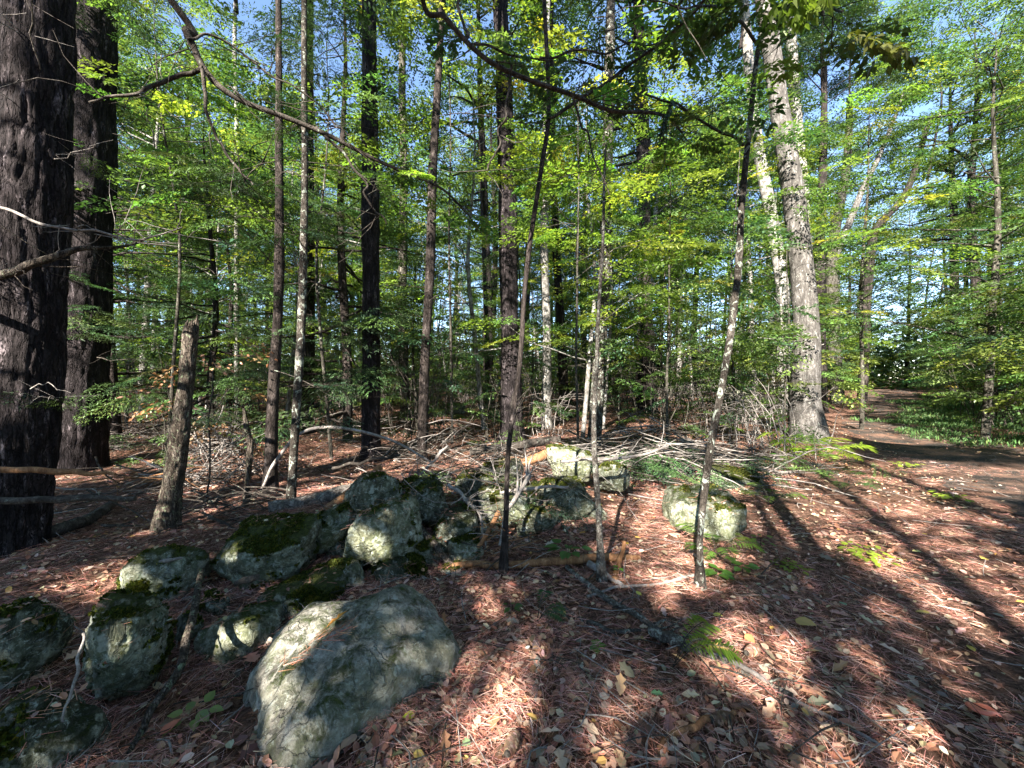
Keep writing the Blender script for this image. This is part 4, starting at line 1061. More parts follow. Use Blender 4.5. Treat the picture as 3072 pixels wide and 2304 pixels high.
px_stick('fallen_branch', 'white forked branch lying on the brush right of the pale sapling', [(560, 461, 3, 4.0), (600, 459, 3.4, 4.0), (640, 456, 3, 4.1), (668, 446, 2, 4.2)], 'stick', 7, .01, twigs=6, seed=18)
px_stick('fallen_stick', 'rotten upright splinter of wood beside the pale sapling foot', [(614, 585, 8), (618, 570, 8, 2.95), (624, 540, 5, 3.0)], 'stick_red', 10, .01, seed=19, disp=bark_disp(.006, 40, 35, .3))
px_stick('fallen_stick', 'thin stick across the floor left of the crooked sapling foot', [(585, 600, 3), (620, 590, 3), (660, 586, 3), (700, 578, 3)], 'stick', 7, .012, seed=20)
px_stick('fallen_stick', 'white thick stick crossing the lichen-crusted branch near its upper end', [(588, 568, 7), (605, 578, 6), (622, 590, 4)], 'stick', 9, .008, seed=21)
px_stick('fallen_stick', 'brown stick lying below the lichen-crusted branch left of its short log', [(556, 608, 4), (580, 622, 5), (610, 636, 5), (640, 634, 4)], 'stick_dark', 8, .012, seed=22)
px_stick('fallen_stick', 'thin twig standing out of the floor below the white petal', [(535, 705, 3), (545, 670, 2.5, 2.0), (552, 652, 2, 2.1)], 'stick', 6, .006, seed=23)
px_stick('fallen_branch', 'bleached crooked twig bundle hanging over the yellow-topped stone', [(449, 484, 4, 3.7), (466, 500, 4, 3.55), (480, 516, 3, 3.45), (486, 545, 2.5, 3.2)], 'stick', 7, .015, twigs=14, seed=24)
px_stick('fallen_stick', 'thin white lichened twig between the two left boulders', [(83, 634, 2.5, 1.75), (76, 668, 3, 1.65), (68, 700, 2.5, 1.6), (64, 722, 2, 1.56)], 'stick', 7, .01, seed=25)
px_stick('fallen_stick', 'pale stick leaning from brush to the arching branch foot', [(330, 468, 3, 4.8), (400, 455, 3, 4.9)], 'stick_dark', 7, .02, twigs=5, seed=26)
px_stick('fallen_stick', 'long thin pale stick slanting behind the heap left of the dark sapling', [(400, 492, 2.5, 4.6), (425, 470, 3, 4.6), (448, 445, 2.5, 4.6)], 'stick', 7, .01, twigs=3, seed=27)
px_stick('log', 'dark fallen log behind the brush right of the thick mottled pine', [(470, 452, 7, 6.5), (520, 446, 9, 6.4), (560, 440, 8, 6.3)], 'stick_dark', 12, .02, cat='log', seed=28)
px_stick('log', 'mossy brown log end resting behind the rounded pale stone', [(520, 463, 9, 4.9), (545, 455, 11, 5.0), (562, 447, 9, 5.1)], 'stick_red', 14, .01, cat='log', seed=29, disp=bark_disp(.008, 20, 36, .5))
px_stick('fallen_stick', 'mossy short stick lying against the front of the blocky boulder', [(236, 583, 5, 2.45), (248, 580, 7, 2.42), (258, 577, 6, 2.42)], 'stick_dark', 9, .004, seed=30)

def brush_pile(label, centre, spread, n, seed, mats, yaw0, yawv, Lr, hmax, radr=(.004, .012), leafy=None, tilt=.28):
    rng = np.random.default_rng(seed); g = np.array(centre)
    root = empty('brush_pile', tuple(g), label, 'brush pile', 'brush piles')
    for i in range(n):
        c = rng.normal(size=2) * spread; z = rng.uniform(0, 1) * hmax * math.exp(-(c[0] ** 2 / (spread[0] ** 2) + c[1] ** 2 / spread[1] ** 2) * .35) + .02
        a = yaw0 + rng.normal() * yawv; L = rng.uniform(*Lr); t = rng.normal() * tilt
        d = np.array([math.cos(a) * math.cos(t), math.sin(a) * math.cos(t), math.sin(t)])
        p0 = np.array([c[0], c[1], z]) - d * L / 2; p1 = p0 + d * L
        for p in (p0, p1): p[2] = max(p[2], float(hgt(p[0] + g[0], p[1] + g[1])) - g[2] + .01)
        m = (p0 + p1) / 2 + rng.normal(size=3) * .06 * L; m[2] = max(m[2], .01)
        r = rng.uniform(*radr)
        link('twig', make_mesh('brush_twig', tube([p0, m, p1], [r, r * .8, r * .3], 5, 8, wob=.02 * L, seed=i), [M[mats[rng.integers(len(mats))]]]), root)
    if leafy:
        P = rng.normal(size=(leafy, 3)) * [*spread, .1] + [0, 0, hmax * .4]
        sp = sprays(P, rng.normal(size=leafy) * .8 - .4, rng.normal(size=leafy) * .2 + .2, rng.uniform(.5, .9, leafy), T_HEM, HEML, rng)
        f = link('hemlock_needles', make_mesh('brush_needles', sp, [M['hemlock']], smooth=False), root); f['kind'] = 'stuff'
    return root
c = ground(226, 480); brush_pile('pile of bleached grey brushwood between the leaning snag and the slim hemlock', c, (.30, .22), 170, 71, ['stick', 'stick', 'stick_dark'], .5, 1.1, (.35, .95), 1.0, (.004, .010), tilt=.6)
c = ground(150, 492); brush_pile('low scatter of sticks left of the leaning snag', c, (.6, .3), 40, 72, ['stick', 'stick_dark', 'stick_red'], .25, .5, (.5, 1.3), .35, (.005, .013))
c = ground(250, 512); brush_pile('dark low sticks behind the blocky mossy boulder', c, (.5, .25), 40, 73, ['stick_dark'], -.1, .4, (.5, 1.2), .18)
c = ground(655, 480); brush_pile('large heap of dead hemlock boughs between the pale sapling and the lone boulder', c, (.75, .5), 190, 74, ['stick', 'stick_dark', 'stick_dark'], -.55, .45, (.7, 1.9), .85, leafy=44)
c = ground(590, 470); brush_pile('tangled dead twigs over the far end of the stone heap', c, (.55, .4), 110, 75, ['stick', 'stick_dark'], .2, 1.2, (.4, 1.2), .7, (.003, .009), leafy=8)
c = ground(470, 470); brush_pile('loose thin twigs on the floor before the thick mottled pine', c, (.8, .6), 110, 76, ['stick', 'stick_dark', 'stick_dark'], .3, 1.0, (.4, 1.3), .8, (.003, .007))
c = ground(385, 462); brush_pile('thin dark twigs round the foot of the straight dark pine', c, (.8, .5), 80, 77, ['stick_dark', 'stick'], .6, .8, (.4, 1.3), .6, (.003, .007))
c = ground(505, 560); brush_pile('upright dead twigs with hanging needles round the dark sapling foot', c, (.16, .1), 34, 78, ['stick', 'stick_red', 'stick_dark'], .3, .9, (.3, .6), .4, (.002, .006))
c = ground(728, 468); brush_pile('dark low boughs behind the lone boulder by the fern', c, (.9, .5), 80, 79, ['stick_dark', 'stick'], -.3, .5, (.6, 1.5), .45, leafy=16)
c = ground(130, 450); brush_pile('pale dead twigs on the floor behind the leaning snag, beside the second dark pine', c, (1.0, .8), 90, 80, ['stick', 'stick_dark'], .3, .6, (.5, 1.6), .5, (.004, .010))
c = ground(330, 438); brush_pile('tangle of grey branches on the floor behind the arching pale branch', c, (1.1, .7), 90, 82, ['stick', 'stick_dark', 'stick_dark'], .4, .8, (.6, 1.7), .9, (.004, .011), leafy=6, tilt=.4)
c = ground(175, 445); brush_pile('tangle of dead branches right behind the leaning snag', c, (.8, .5), 80, 83, ['stick', 'stick_dark', 'stick_dark'], .2, .8, (.5, 1.5), .9, (.004, .010), leafy=6, tilt=.4)
c = ground(505, 512); brush_pile('bare twigs draped over the stones in the middle of the heap', c + np.array([0, 0, .25]), (.42, .3), 85, 84, ['stick', 'stick_dark'], .3, 1.1, (.3, 1.0), .4, (.002, .006), leafy=5, tilt=.45)
c = ground(445, 500); brush_pile('criss-crossed thin twigs over the stones at the head of the slanting stick', c, (.5, .3), 60, 81, ['stick_dark', 'stick'], .4, 1.0, (.3, .9), .45, (.002, .006))

# ------------------------------------------------------------------ overhanging boughs near the camera
def px_pts(pts): return [at(u, v, Y) for u, v, w, Y in pts], [w / 2 * Y / F_PX for u, v, w, Y in pts]
def bough(root, base, pts, mat='stick_dark', start=None, seed=0, leaves=0, pal=GREEN, leafm='leaf', nm='bough', twigs=0, lscale=.45):
    P, R = px_pts(pts); rng = np.random.default_rng(seed + 500)
    if start is not None: P = [np.array(s) for s, r in start] + P; R = [r for s, r in start] + R
    P = np.array(P) - base
    link(nm, make_mesh(nm, tube(P, R, 8, max(20, len(P) * 9), wob=.028, seed=seed), [M[mat]]), root)
    Q = smooth_path(P, 80); t = []
    ends = []
    for i in range(twigs):
        k = rng.integers(25, 79); d = rng.normal(size=3) * [.6, .4, .35] + (Q[min(79, k + 3)] - Q[k - 3]) * 3; L = rng.uniform(.15, .55); d = d / np.linalg.norm(d) * L
        t += tube([Q[k], Q[k] + d * .5 + rng.normal(size=3) * .02, Q[k] + d], [.0035, .0012], 4, 6, wob=.01, seed=i, cap=False); ends.append(Q[k] + d * rng.uniform(.4, 1))
    if t: link('side_twigs', make_mesh('side_twigs', t, [M[mat]]), root)['kind'] = 'stuff'
    if leaves and ends:
        E = np.array(ends)[rng.integers(0, len(ends), leaves)]
        sp = sprays(E, rng.uniform(0, 6.28, leaves), rng.normal(size=leaves) * .25 + .1, rng.uniform(.25, lscale, leaves), T_BEECH, pal, rng)
        link('leaves', make_mesh('bough_leaves', sp, [M[leafm]], smooth=False), root)['kind'] = 'stuff'

tb = np.array([-3.3, -.4, float(hgt(-3.3, -.4))])
ov1 = empty('overhanging_tree', tuple(tb), 'tree out of view whose long dark bough droops across the photo top left', 'tree', 'trees with boughs over the camera')
link('trunk', make_mesh('side_trunk', tube([(0, 0, -.2), (.03, 0, 2), (0, .05, 5.2), (.1, 0, 8)], [.10, .085, .07, .02], 12, 40, wob=.03), [M['grey']]), ov1)
bough(ov1, tb, [(165, -5, 6.5, 2.3), (180, 30, 6.5, 2.35), (201, 66, 6, 2.4), (240, 95, 5.5, 2.5), (290, 118, 5, 2.6), (345, 140, 4.5, 2.75), (395, 165, 3.5, 2.9), (440, 190, 2.5, 3.0), (470, 215, 1.5, 3.1)],
      start=[(tb + [0, .05, 5.0], .05), (tb + [.55, 1.5, 4.9], .035)], seed=1, leaves=9, twigs=26, pal=YELLOW, leafm='leaf_y', lscale=.35)
bough(ov1, tb, [(201, 66, 4, 2.4), (180, 74, 4, 2.4), (160, 82, 3.8, 2.38), (140, 94, 3.2, 2.35), (112, 98, 2.5, 2.3), (90, 100, 2, 2.25)], seed=2, twigs=8)
bough(ov1, tb, [(202, 66, 3.5, 2.4), (211, 110, 3, 2.42), (218, 140, 2.8, 2.45), (236, 165, 2.3, 2.5), (248, 188, 1.5, 2.5)], seed=3, twigs=8)
bough(ov1, tb, [(185, 35, 2.5, 2.35), (225, 40, 2.2, 2.5), (262, 66, 2, 2.6), (300, 90, 1.6, 2.7), (340, 128, 1.2, 2.8)], seed=4, twigs=8)
bough(ov1, tb, [(320, 130, 3, 2.7), (355, 170, 2.4, 2.75), (368, 200, 2, 2.8), (385, 225, 1.4, 2.8)], seed=5, twigs=6)

tb = np.array([.7, -1.2, float(hgt(.7, -1.2))])
ov2 = empty('overhanging_tree', tuple(tb), 'tree behind the camera whose dark bough arcs across the photo top centre', 'tree', 'trees with boughs over the camera')
link('trunk', make_mesh('rear_trunk', tube([(0, 0, -.2), (.03, 0, 2), (0, .05, 4.6), (.1, 0, 9)], [.13, .11, .09, .03], 12, 40, wob=.03), [M['grey']]), ov2)
bough(ov2, tb, [(424, -8, 4.8, 2.2), (445, 20, 4.8, 2.25), (470, 42, 4.7, 2.3), (505, 66, 4.6, 2.35), (545, 84, 4.5, 2.4), (583, 97, 4.0, 2.5), (615, 108, 4, 2.55), (650, 111, 3.2, 2.6), (672, 118, 2.4, 2.6), (680, 133, 1.6, 2.6)],
      start=[(tb + [0, .05, 4.3], .05), (tb + [-.55, 1.5, 4.25], .04), (tb + [-.95, 2.5, 4.05], .034)], seed=11, leaves=5, twigs=30, pal=YELLOW, leafm='leaf_y', lscale=.35)
bough(ov2, tb, [(459, -5, 3, 2.4), (463, 25, 2.8, 2.4), (470, 40, 2.6, 2.4), (500, 50, 2.2, 2.5), (550, 60, 1.6, 2.6)], seed=12, twigs=8, leaves=3)
bough(ov2, tb, [(507, 70, 2.5, 2.35), (503, 110, 2.2, 2.35), (498, 145, 2, 2.4), (488, 175, 1.4, 2.4)], seed=13, twigs=8)
bough(ov2, tb, [(576, 97, 2.5, 2.5), (583, 128, 2.2, 2.5), (592, 158, 1.8, 2.5), (610, 190, 1.2, 2.5)], seed=14, twigs=8)
hb = np.array(sapH.location); Ys = hb[1]
bough(sapH, hb, [(549, 118, 3.5, Ys), (580, 96, 3.5, Ys), (612, 75, 3.3, Ys - .1), (650, 48, 3, Ys - .2), (690, 15, 3, Ys - .3), (715, -10, 3, Ys - .4)], seed=15, twigs=16, leaves=6, pal=GREEN, nm='branch', mat='grey')
bough(sapH, hb, [(540, 60, 2.5, Ys), (600, 50, 2, Ys), (680, 40, 1.2, Ys)], seed=16, twigs=10, leaves=4, nm='branch', mat='grey')
lb = np.array(sapL.location); Ys = lb[1]
bough(sapL, lb, [(745, 150, 3, Ys), (700, 120, 2.4, Ys - .2), (650, 90, 1.8, Ys - .3)], seed=17, twigs=12, leaves=5, nm='branch', mat='grey')
bough(sapL, lb, [(760, 40, 3, Ys), (730, 15, 2.4, Ys - .4), (700, 8, 2, Ys - .8), (640, 5, 1.4, Ys - 1.0)], seed=18, twigs=14, leaves=5, nm='branch', mat='grey', pal=[(.05, .085, .02, 3), (.09, .12, .02, 1)], lscale=.55)
bough(sapL, lb, [(763, 20, 3, Ys), (800, 5, 2.4, Ys - .4), (840, 10, 2, Ys - .8)], seed=19, twigs=14, leaves=6, nm='branch', mat='grey', pal=[(.05, .085, .02, 3), (.09, .12, .02, 1)], lscale=.55)

# dead boughs on the near trees
def dead_boughs(root, P, zr, n, L, seed, mat='stick_dark', az=None, green=0.0, r0=.007, parts='dead_branch'):
    rng = np.random.default_rng(seed); b = np.array(root.location); sp = []
    for i in range(n):
        z = rng.uniform(*zr); k = int(np.argmin(abs(P[:, 2] - b[2] - z))); s = P[k] - b
        a = rng.uniform(0, 6.28) if az is None else rng.uniform(*az); l = L * rng.uniform(.5, 1.1)
        d = np.array([math.cos(a), math.sin(a), rng.normal() * .15]); e = s + d * l; m = s + d * l * .5 + [0, 0, rng.uniform(-.05, .12)]
        t = tube([s, m, e], [r0, r0 * .6, .0015], 5, 10, wob=.03, seed=i + seed, cap=False)
        for q in range(7):
            f = rng.uniform(.25, 1); p = s + (e - s) * f; dd = (d * .5 + rng.normal(size=3) * [.6, .6, .2]) * .28 * l
            t += tube([p, p + dd * .5, p + dd], [.0028, .001], 3, 4, wob=.01, seed=q, cap=False)
            if rng.random() < green: sp.append((p + dd * .3, math.atan2(dd[1], dd[0])))
        link(parts, make_mesh(parts, t, [M[mat]]), root)
    if sp:
        S = np.array([x[0] for x in sp]); Y = np.array([x[1] for x in sp])
        q = sprays(S, Y, rng.normal(size=len(S)) * .15 + .15, rng.uniform(.35, .75, len(S)), T_HEM, HEML, rng)
        link('needle_sprays', make_mesh('needle_sprays', q, [M['hemlock']], smooth=False), root)['kind'] = 'stuff'
hem = [o for o in COL.objects if o.get('label', '').startswith('dark slim hemlock')][0]
ph = smooth_path([np.array(hem.location), np.array(hem.location) + [.05, 0, 4], np.array(hem.location) + [.02, 0, 8]], 80)
dead_boughs(hem, ph, (.9, 5.5), 26, 1.5, 201, green=.45)
dead_boughs(treeB, pB, (1.0, 7), 16, 2.2, 202, az=(-2.4, .9), green=.75, r0=.012)
dead_boughs(treeA, pA, (1.2, 4.5), 9, 1.2, 203, mat='stick', az=(-2.0, .2), green=.05, r0=.006)

# ------------------------------------------------------------------ ferns, seedlings, fallen leaves, mushroom
def fern(label, u, v, nf, L, seed, pal, group='ferns on the forest floor', fan=(0, 6.28)):
    rng = np.random.default_rng(seed); g = ground(u, v); root = empty('fern', tuple(g), label, 'fern', group)
    for i in range(nf):
        a = fan[0] + (fan[1] - fan[0]) * (i + rng.random() * .6) / nf; l = L * rng.uniform(.7, 1.1); h = l * rng.uniform(.45, .7)
        d = np.array([math.cos(a), math.sin(a), 0]); Q = smooth_path([(0, 0, 0), d * l * .35 + [0, 0, h * .8], d * l * .75 + [0, 0, h], d * l + [0, 0, h * .75]], 26)
        P, Y, S = [], [], []
        for k in range(5, 26):
            w = l * .34 * math.sin(math.pi * min(1, .25 + .75 * (26 - k) / 21)) * (1 - (k / 27) ** 3) + .006
            for sd in (-1, 1): P.append(Q[k]); Y.append(a + sd * 1.25); S.append(w * 1.15)
        n = len(P); c = pick_cols(1, pal, rng, .15).repeat(n, 0) * (1 + .1 * rng.normal(size=(n, 1)))
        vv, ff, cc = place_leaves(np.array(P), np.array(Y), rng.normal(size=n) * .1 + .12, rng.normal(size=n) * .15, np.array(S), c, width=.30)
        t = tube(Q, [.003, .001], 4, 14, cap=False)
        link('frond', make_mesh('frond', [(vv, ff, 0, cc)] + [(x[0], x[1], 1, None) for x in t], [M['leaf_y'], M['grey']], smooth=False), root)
FERNC = [(.20, .30, .04, 3), (.14, .22, .03, 2)]
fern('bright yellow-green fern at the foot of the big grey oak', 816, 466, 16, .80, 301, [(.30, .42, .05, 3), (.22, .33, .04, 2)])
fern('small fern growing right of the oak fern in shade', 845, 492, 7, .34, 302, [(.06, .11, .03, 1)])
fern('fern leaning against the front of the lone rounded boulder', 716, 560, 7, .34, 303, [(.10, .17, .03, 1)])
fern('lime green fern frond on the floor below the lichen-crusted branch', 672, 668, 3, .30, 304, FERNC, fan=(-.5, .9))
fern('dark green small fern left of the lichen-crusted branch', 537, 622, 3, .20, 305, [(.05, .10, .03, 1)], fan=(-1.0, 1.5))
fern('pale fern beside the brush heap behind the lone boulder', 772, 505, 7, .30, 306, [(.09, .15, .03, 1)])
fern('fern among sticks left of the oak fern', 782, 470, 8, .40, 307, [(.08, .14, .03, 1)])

BROAD = np.array([[0, 0, 0], [.12, -.2, .01], [.35, -.3, .03], [.7, -.2, .02], [1, 0, -.06], [.7, .2, .02], [.35, .3, .03], [.12, .2, .01]])
BROADF = np.array([[0, 1, 2, 3], [0, 3, 4, 5], [0, 5, 6, 7]])
def seedling(label, u, v, n, size, h, seed, col, spread=.06, group='leafy seedlings on the forest floor'):
    rng = np.random.default_rng(seed); g = ground(u, v); root = empty('seedling', tuple(g), label, 'seedling', group)
    link('stem', make_mesh('stem', tube([(0, 0, 0), (.005, 0, h * .6), (0, .005, h)], [.0025, .0015], 5, 6), [M['grey']]), root)
    for i in range(n):
        a = 6.28 * i / n + rng.random() * .7; k = rng.uniform(0, 1)
        p = np.array([math.cos(a) * spread * k, math.sin(a) * spread * k, h * rng.uniform(.8, 1.02)])
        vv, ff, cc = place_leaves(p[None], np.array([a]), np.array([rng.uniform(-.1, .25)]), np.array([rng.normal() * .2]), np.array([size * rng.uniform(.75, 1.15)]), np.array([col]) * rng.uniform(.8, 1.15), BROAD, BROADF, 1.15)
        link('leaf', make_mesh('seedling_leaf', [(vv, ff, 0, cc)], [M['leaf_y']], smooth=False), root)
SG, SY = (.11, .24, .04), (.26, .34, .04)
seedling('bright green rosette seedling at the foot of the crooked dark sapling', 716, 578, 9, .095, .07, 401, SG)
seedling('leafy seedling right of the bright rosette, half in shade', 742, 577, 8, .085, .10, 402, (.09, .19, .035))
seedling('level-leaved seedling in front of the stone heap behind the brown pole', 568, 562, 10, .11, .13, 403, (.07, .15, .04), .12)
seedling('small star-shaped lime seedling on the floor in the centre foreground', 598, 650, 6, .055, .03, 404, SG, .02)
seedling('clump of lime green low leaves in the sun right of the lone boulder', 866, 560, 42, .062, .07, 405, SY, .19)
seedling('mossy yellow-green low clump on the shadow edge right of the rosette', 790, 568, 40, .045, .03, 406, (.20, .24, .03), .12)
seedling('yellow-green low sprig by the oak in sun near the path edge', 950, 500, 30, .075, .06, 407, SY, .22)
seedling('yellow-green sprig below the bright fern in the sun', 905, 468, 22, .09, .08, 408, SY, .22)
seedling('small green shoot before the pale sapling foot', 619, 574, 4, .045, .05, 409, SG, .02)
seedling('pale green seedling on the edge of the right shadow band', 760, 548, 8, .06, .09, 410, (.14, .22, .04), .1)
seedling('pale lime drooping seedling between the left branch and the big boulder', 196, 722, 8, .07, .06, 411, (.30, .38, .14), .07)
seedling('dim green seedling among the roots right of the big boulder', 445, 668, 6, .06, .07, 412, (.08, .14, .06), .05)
seedling('dim green seedling below the dark fern', 512, 612, 5, .05, .05, 413, (.08, .14, .04), .04)

def leaf_thing(label, u, v, size, col, seed, shape=BROAD, faces=BROADF, Y=None, lift=.03, yaw=None, curl=.3, z=None):
    rng = np.random.default_rng(seed); g = ground(u, v) if Y is None else at(u, v, Y)
    if Y is None: g[2] += lift
    vv, ff, cc = place_leaves(np.zeros((1, 3)), np.array([rng.uniform(0, 6.28) if yaw is None else yaw]), np.array([rng.normal() * .2]), np.array([rng.normal() * curl]), np.array([size]), np.array([col]), shape, faces, 1.2)
    o = link('fallen_leaf', make_mesh('fallen_leaf', [(vv, ff, 0, cc)], [M['litter']], smooth=False), loc=tuple(g)); tag(o, label, 'leaf', 'bright leaves lying on the floor')
    return o
def on_top(u, v):
    """first point hit on the built stones along the ray of a pixel"""
    dg = bpy.context.evaluated_depsgraph_get(); d = ray(u, v); d = d / np.linalg.norm(d)
    ok, p, nrm, *_ = scene.ray_cast(dg, Vector((0, 0, EYE)), Vector(d)); return np.array(p), np.array(nrm)
bpy.context.view_layer.update()
p_, n_ = on_top(338, 626)
vv, ff, cc = place_leaves(np.zeros((1, 3)), np.array([.9]), np.array([-.35]), np.array([-.5]), np.array([.115]), np.array([(.55, .24, .05)]), OAKLEAF, OAKFACES, 1.3)
tag(link('fallen_leaf', make_mesh('fallen_leaf', [(vv, ff, 0, cc)], [M['litter']], smooth=False), loc=tuple(p_ + n_ * .025 - [.03, .04, 0])), 'curled orange leaf lying on top of the big grey boulder', 'leaf', 'bright leaves lying on the floor')
rg = np.random.default_rng(31); nn_ = 90
pts_ = []
for i in range(nn_):
    t = rg.random(); pp, nm_ = on_top(285 + 60 * t + rg.normal() * 5, 668 - 42 * t + rg.normal() * 3); pts_.append(pp + nm_ * .006)
vv, ff, cc = place_leaves(np.array(pts_), .7 + rg.normal(size=nn_) * .6, rg.normal(size=nn_) * .1 - .1, rg.uniform(-1, 1, nn_), rg.uniform(.06, .11, nn_), pick_cols(nn_, [(.42, .17, .10, 4), (.5, .25, .15, 2)], rg), np.array([[0, -.014, 0], [1, -.01, 0], [1, .01, 0], [0, .014, 0]]))
tag(link('pine_needles', make_mesh('pine_needles', [(vv, ff, 0, cc)], [M['needle']], smooth=False)), 'streak of rusty needles lying on the big grey boulder', None, kind='stuff')
LY = [(415, 722, .055, (.62, .58, .05), 'bright yellow small leaf right of the big boulder base'), (651, 700, .06, (.14, .26, .12), 'green lobed oak leaf on the floor in the lower centre'),
      (526, 655, .035, (.8, .78, .7), 'white petal-like leaf scrap in the centre foreground'), (566, 620, .06, (.55, .36, .10), 'ochre leaf below the brown stick'),
      (708, 658, .13, (.50, .30, .11), 'large ochre leaf beside the short thick log'), (713, 619, .06, (.45, .45, .08), 'yellow leaf on the floor under the crooked sapling'),
      (628, 548, .05, (.65, .42, .06), 'orange-yellow leaf in the sun right of the pale sapling'), (888, 640, .10, (.40, .30, .17), 'large pale brown leaf in the right shadow band'),
      (795, 625, .11, (.45, .30, .12), 'long ochre leaf left in the right shadow band'), (930, 618, .07, (.60, .45, .12), 'yellow leaf on the sunlit needles at right'),
      (985, 562, .08, (.62, .45, .10), 'yellow leaf near the right photo edge in sun'), (912, 555, .06, (.6, .5, .2), 'pale yellow leaf upper right on the sunlit floor'),
      (160, 742, .08, (.50, .16, .10), 'red-brown leaf near the orange-tipped stick'), (255, 668, .12, (.45, .20, .15), 'large reddish oak leaf left of the big boulder'),
      (356, 742, .08, (.42, .26, .18), 'pinkish tan leaf standing at the big boulder foot'), (470, 748, .05, (.30, .40, .20), 'grey-green leaf scrap at the bottom centre'),
      (600, 705, .06, (.42, .38, .32), 'pale grey leaf below the star-shaped seedling'), (745, 640, .07, (.55, .22, .10), 'orange-red leaf by the lower end of the long branch'),
      (845, 610, .06, (.15, .25, .15), 'dark green leaf in the right shadow band'), (905, 722, .06, (.45, .45, .40), 'pale leaf left of the red mushroom'),
      (640, 600, .05, (.50, .45, .10), 'small yellow leaf by the thin stick in the centre'), (104, 578, .07, (.62, .42, .30), 'curled pale leaf in the sun at far left')]
for k, (u, v, sz, c, lab) in enumerate(LY):
    leaf_thing(lab, u, v, sz, c, 500 + k, *((OAKLEAF, OAKFACES) if 'oak' in lab or 'lobed' in lab or k % 4 == 3 else (BROAD, BROADF)), lift=.035)
p_, n_ = on_top(168, 562)
tag(link('wood_chip', make_mesh('wood_chip', tube([(-.07, -.02, .01), (0, 0, .012), (.07, .035, .014)], [.008, .016, .006], 6, 8), [M['stick']]), loc=tuple(p_ + n_ * .004)), 'pale splinter of wood lying on the dark moss-topped stone', 'wood chip')

def mushroom():
    g = ground(984, 722); root = empty('mushroom', tuple(g), 'flat red-capped mushroom in the shade at the lower right', 'mushroom'); rng = np.random.default_rng(3)
    m, nt, out = new_mat('red_mushroom_cap'); gg = NG(nt); co = gg.coord()
    n = gg.noise(co, 30, 4, .6); principled(gg, out, gg.ramp(n, [(.35, (.45, .09, .05)), (.55, (.62, .17, .10)), (.75, (.72, .36, .25))]), .45, gg.bump(n, .3, .004), .4)
    m2, nt2, out2 = new_mat('mushroom_stem'); gg = NG(nt2); principled(gg, out2, gg.ramp(gg.noise(gg.coord(), 60, 3), [(.3, (.45, .35, .24)), (.7, (.7, .6, .45))]), .8)
    prof = [(0.0, .052), (.012, .053), (.026, .056), (.040, .060), (.050, .058), (.056, .050), (.053, .044), (.035, .042), (.012, .040), (0.0, .040)]
    seg = 28; V = []
    for r, z in prof:
        for j in range(seg):
            a = j * 6.2832 / seg; w = 1 + .07 * math.sin(2 * a + 1) + .03 * math.sin(5 * a); V.append((r * w * math.cos(a), r * w * math.sin(a), z + .004 * math.sin(3 * a) * r / .05))
    F = [[i * seg + j, i * seg + (j + 1) % seg, (i + 1) * seg + (j + 1) % seg, (i + 1) * seg + j] for i in range(len(prof) - 1) for j in range(seg)]
    c = link('cap', make_mesh('mushroom_cap', [(V, F, 0, None)], [m]), root); c.rotation_euler = (-.25, .15, 0)
    link('stem', make_mesh('mushroom_stem', tube([(0, 0, -.02), (.003, 0, .02), (0, 0, .046)], [.014, .011, .012], 12, 8), [m2]), root)
mushroom()

def pine_cone(label, u, v, yaw, seed, L=.11, rad=.026):
    g = ground(u, v); g[2] += .035; rng = np.random.default_rng(seed); root = empty('pine_cone', tuple(g), label, 'pine cone', 'pine cones on the floor')
    root.rotation_euler = (0, .1, yaw)
    link('core', make_mesh('cone_core', tube([(-L / 2, 0, 0), (0, 0, .004), (L / 2, 0, 0)], [rad * .5, rad * .6, rad * .2], 8, 10), [M['stick_dark']]), root)
    P, Y, Pi, Ro, S = [], [], [], [], []; B = []
    for i in range(16):
        t = (i + .5) / 16; r = rad * (math.sin(math.pi * (.12 + .8 * t)) ** .7)
        for j in range(9):
            a = 6.283 * (j + .5 * (i % 2)) / 9; d = np.array([.45, math.cos(a) * .9, math.sin(a) * .9]); c = np.array([-L / 2 + L * t, math.cos(a) * r * .4, math.sin(a) * r * .4]); s_ = np.array([0, -math.sin(a), math.cos(a)]) * rad * .33
            e = c + d * r * .75; B += [c - s_ * .4, c + s_ * .4, e + s_, e + d * .003, e - s_]
    n = len(B) // 5; F = (np.array([[0, 1, 2, 3, 4]]) + (np.arange(n) * 5)[:, None])
    link('scales', make_mesh('cone_scales', [(np.array(B), F, 0, pick_cols(n, [(.16, .09, .06, 3), (.28, .18, .13, 1)], rng).repeat(5, 0))], [M['litter']], smooth=False), root)['kind'] = 'stuff'
pine_cone('pine cone in the sun beside the ochre leaf and short thick log', 752, 657, .5, 1)
pine_cone('pine cone in the shade above the bare brown stick end', 722, 727, .2, 2)
pine_cone('pine cone at the bottom edge right of the big boulder', 512, 752, 1.2, 3)

# a brown-leaved dead bough beside the snag and broad moss cushion at its foot
rg = np.random.default_rng(88)
rt = empty('dead_sapling', tuple(ground(208, 500)), 'thin sapling holding curled brown leaves right behind the leaning snag', 'sapling')
t_ = tube([(0, 0, 0), (.03, 0, .8), (0, .1, 1.6), (-.1, .1, 2.2)], [.012, .004], 6, 20, wob=.02)
P_, Y_ = [], []
for i in range(16):
    z = .5 + 1.6 * i / 16; a = rg.uniform(0, 6.28); e = np.array([math.cos(a) * .5, math.sin(a) * .35, z + .12]); t_ += tube([(0, .03, z), e], [.004, .0015], 4, 6, wob=.02, seed=i, cap=False)
    for q in range(2): P_.append(e * [rg.uniform(.5, 1), rg.uniform(.5, 1), 1]); Y_.append(a)
link('stem', make_mesh('stem', t_, [M['grey']]), rt)
tl = [(p[::7], y[::7], s[::7] * 1.1) for p, y, s in T_BEECH]
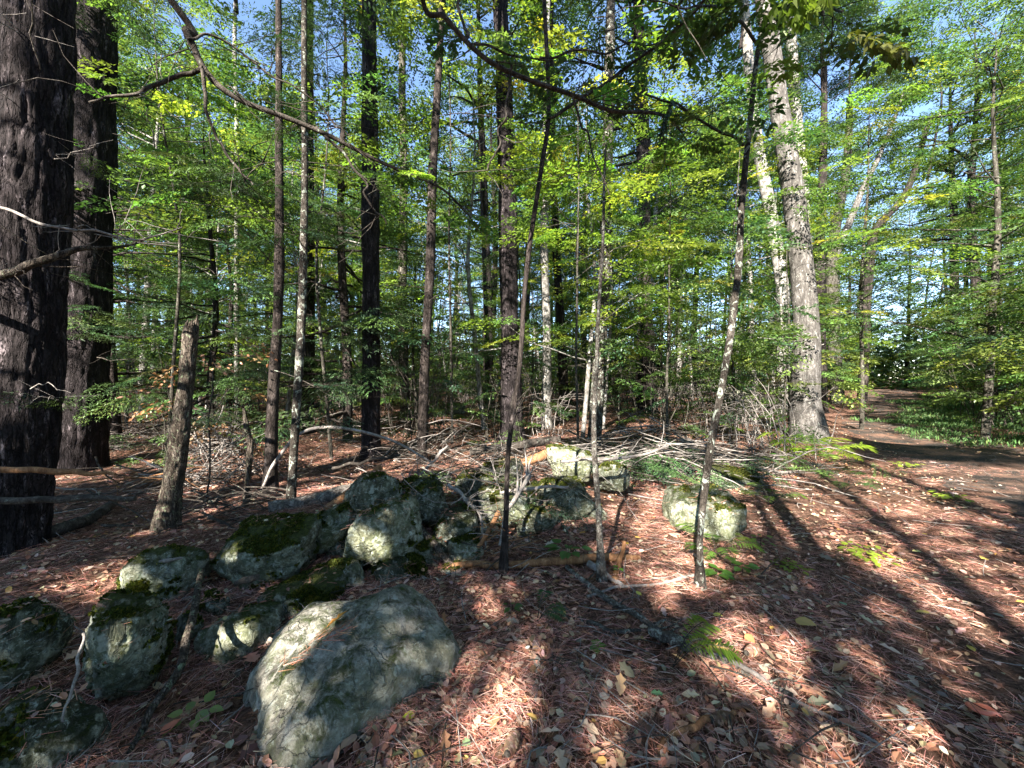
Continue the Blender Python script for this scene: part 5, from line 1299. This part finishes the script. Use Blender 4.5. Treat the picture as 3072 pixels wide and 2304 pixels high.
link('dead_leaves', make_mesh('dead_leaves', sprays(np.array(P_), np.array(Y_), np.full(len(P_), .3), np.full(len(P_), .55), tl, DEADL, rg, up=.8), [M['litter']], smooth=False), rt)['kind'] = 'stuff'

# two or more of a kind in one spot: told apart by their order in the photo
byl = {}
for o in COL.objects:
    if o.parent is None and 'label' in o and o.type == 'EMPTY' and 'outside the photo' not in o['label']: byl.setdefault(o['label'], []).append(o)
ORD = ['leftmost', 'second', 'third', 'fourth', 'fifth', 'sixth', 'seventh', 'eighth', 'ninth']; NUM = ['', '', 'two', 'three', 'four', 'five', 'six', 'seven', 'eight', 'nine']
for lab, os_ in byl.items():
    if len(os_) > 1 and len(os_) < 10:
        os_.sort(key=lambda o: o.location.x / max(.5, o.location.y))
        for i, o in enumerate(os_):
            o['label'] = lab + (', leftmost' if i == 0 else ', rightmost' if i == len(os_) - 1 else ', ' + ORD[i]) + ' of ' + NUM[len(os_)]

for key, zr, n, L, sd, gr in (('tall straight dark pine', (1.2, 9), 14, 1.2, 210, .25), ('slim reddish trunk', (1.5, 9), 9, .9, 211, .1), ('thick mottled pine', (1.5, 10), 12, 1.4, 212, .3), ('thin greenish grey trunk', (1.0, 6), 8, .8, 213, .3),
                              ('rough speckled dark trunk', (1.2, 8), 8, 1.2, 214, .1), ('dark trunk half hidden', (1.5, 8), 12, 1.5, 215, .5), ('leaning trunk with sunlit', (2, 8), 6, 1.4, 216, .0)):
    o = [q for q in COL.objects if q.get('label', '').startswith(key)][0]; b = np.array(o.location)
    me = [c for c in o.children if c.name.startswith('trunk')][0].data
    co = np.empty(len(me.vertices) * 3); me.vertices.foreach_get('co', co); co = co.reshape(-1, 3)
    zs = np.linspace(.1, 12, 90); ax = np.array([[*co[np.abs(co[:, 2] - z) < .25, :2].mean(0), z] if (np.abs(co[:, 2] - z) < .25).any() else [np.nan] * 3 for z in zs]); ax = ax[~np.isnan(ax[:, 0])]
    dead_boughs(o, ax + b, zr, n, L, sd, green=gr)
sn = [q for q in COL.objects if q.get('label', '').startswith('leaning broken-topped')][0]
me = [c for c in sn.children if c.name.startswith('trunk')][0].data
co = np.array([v.co[:] for v in me.vertices]); zt = co[:, 2].max(); tp = co[co[:, 2] > zt - .03].mean(0); rg = np.random.default_rng(5)
for i in range(7):
    a = i * .9; p = tp + [math.cos(a) * .045, math.sin(a) * .045, -.06]; h = rg.uniform(.08, .2)
    link('splinter', make_mesh('splinter', tube([p, p + [.006, 0, h * .6], p + [.012, .004, h]], [.022, .014, .002], 5, 6, wob=.004, seed=i), [M['snag']]), sn)
bA = np.array(treeA.location)
bough(treeA, bA, [(-30, 282, 9, 2.75), (10, 272, 8.5, 2.6), (45, 262, 7.5, 2.55), (78, 250, 5, 2.6), (115, 247, 3, 2.7), (150, 238, 1.5, 2.8)], mat='snag', start=[(bA + [-.25, -.1, 2.15], .035)], seed=61, nm='dead_limb', twigs=16)
bough(treeA, bA, [(-20, 205, 3, 2.7), (60, 225, 2.5, 2.6), (130, 240, 2, 2.6), (180, 228, 1.2, 2.6)], mat='stick', seed=62, nm='dead_limb', twigs=16)
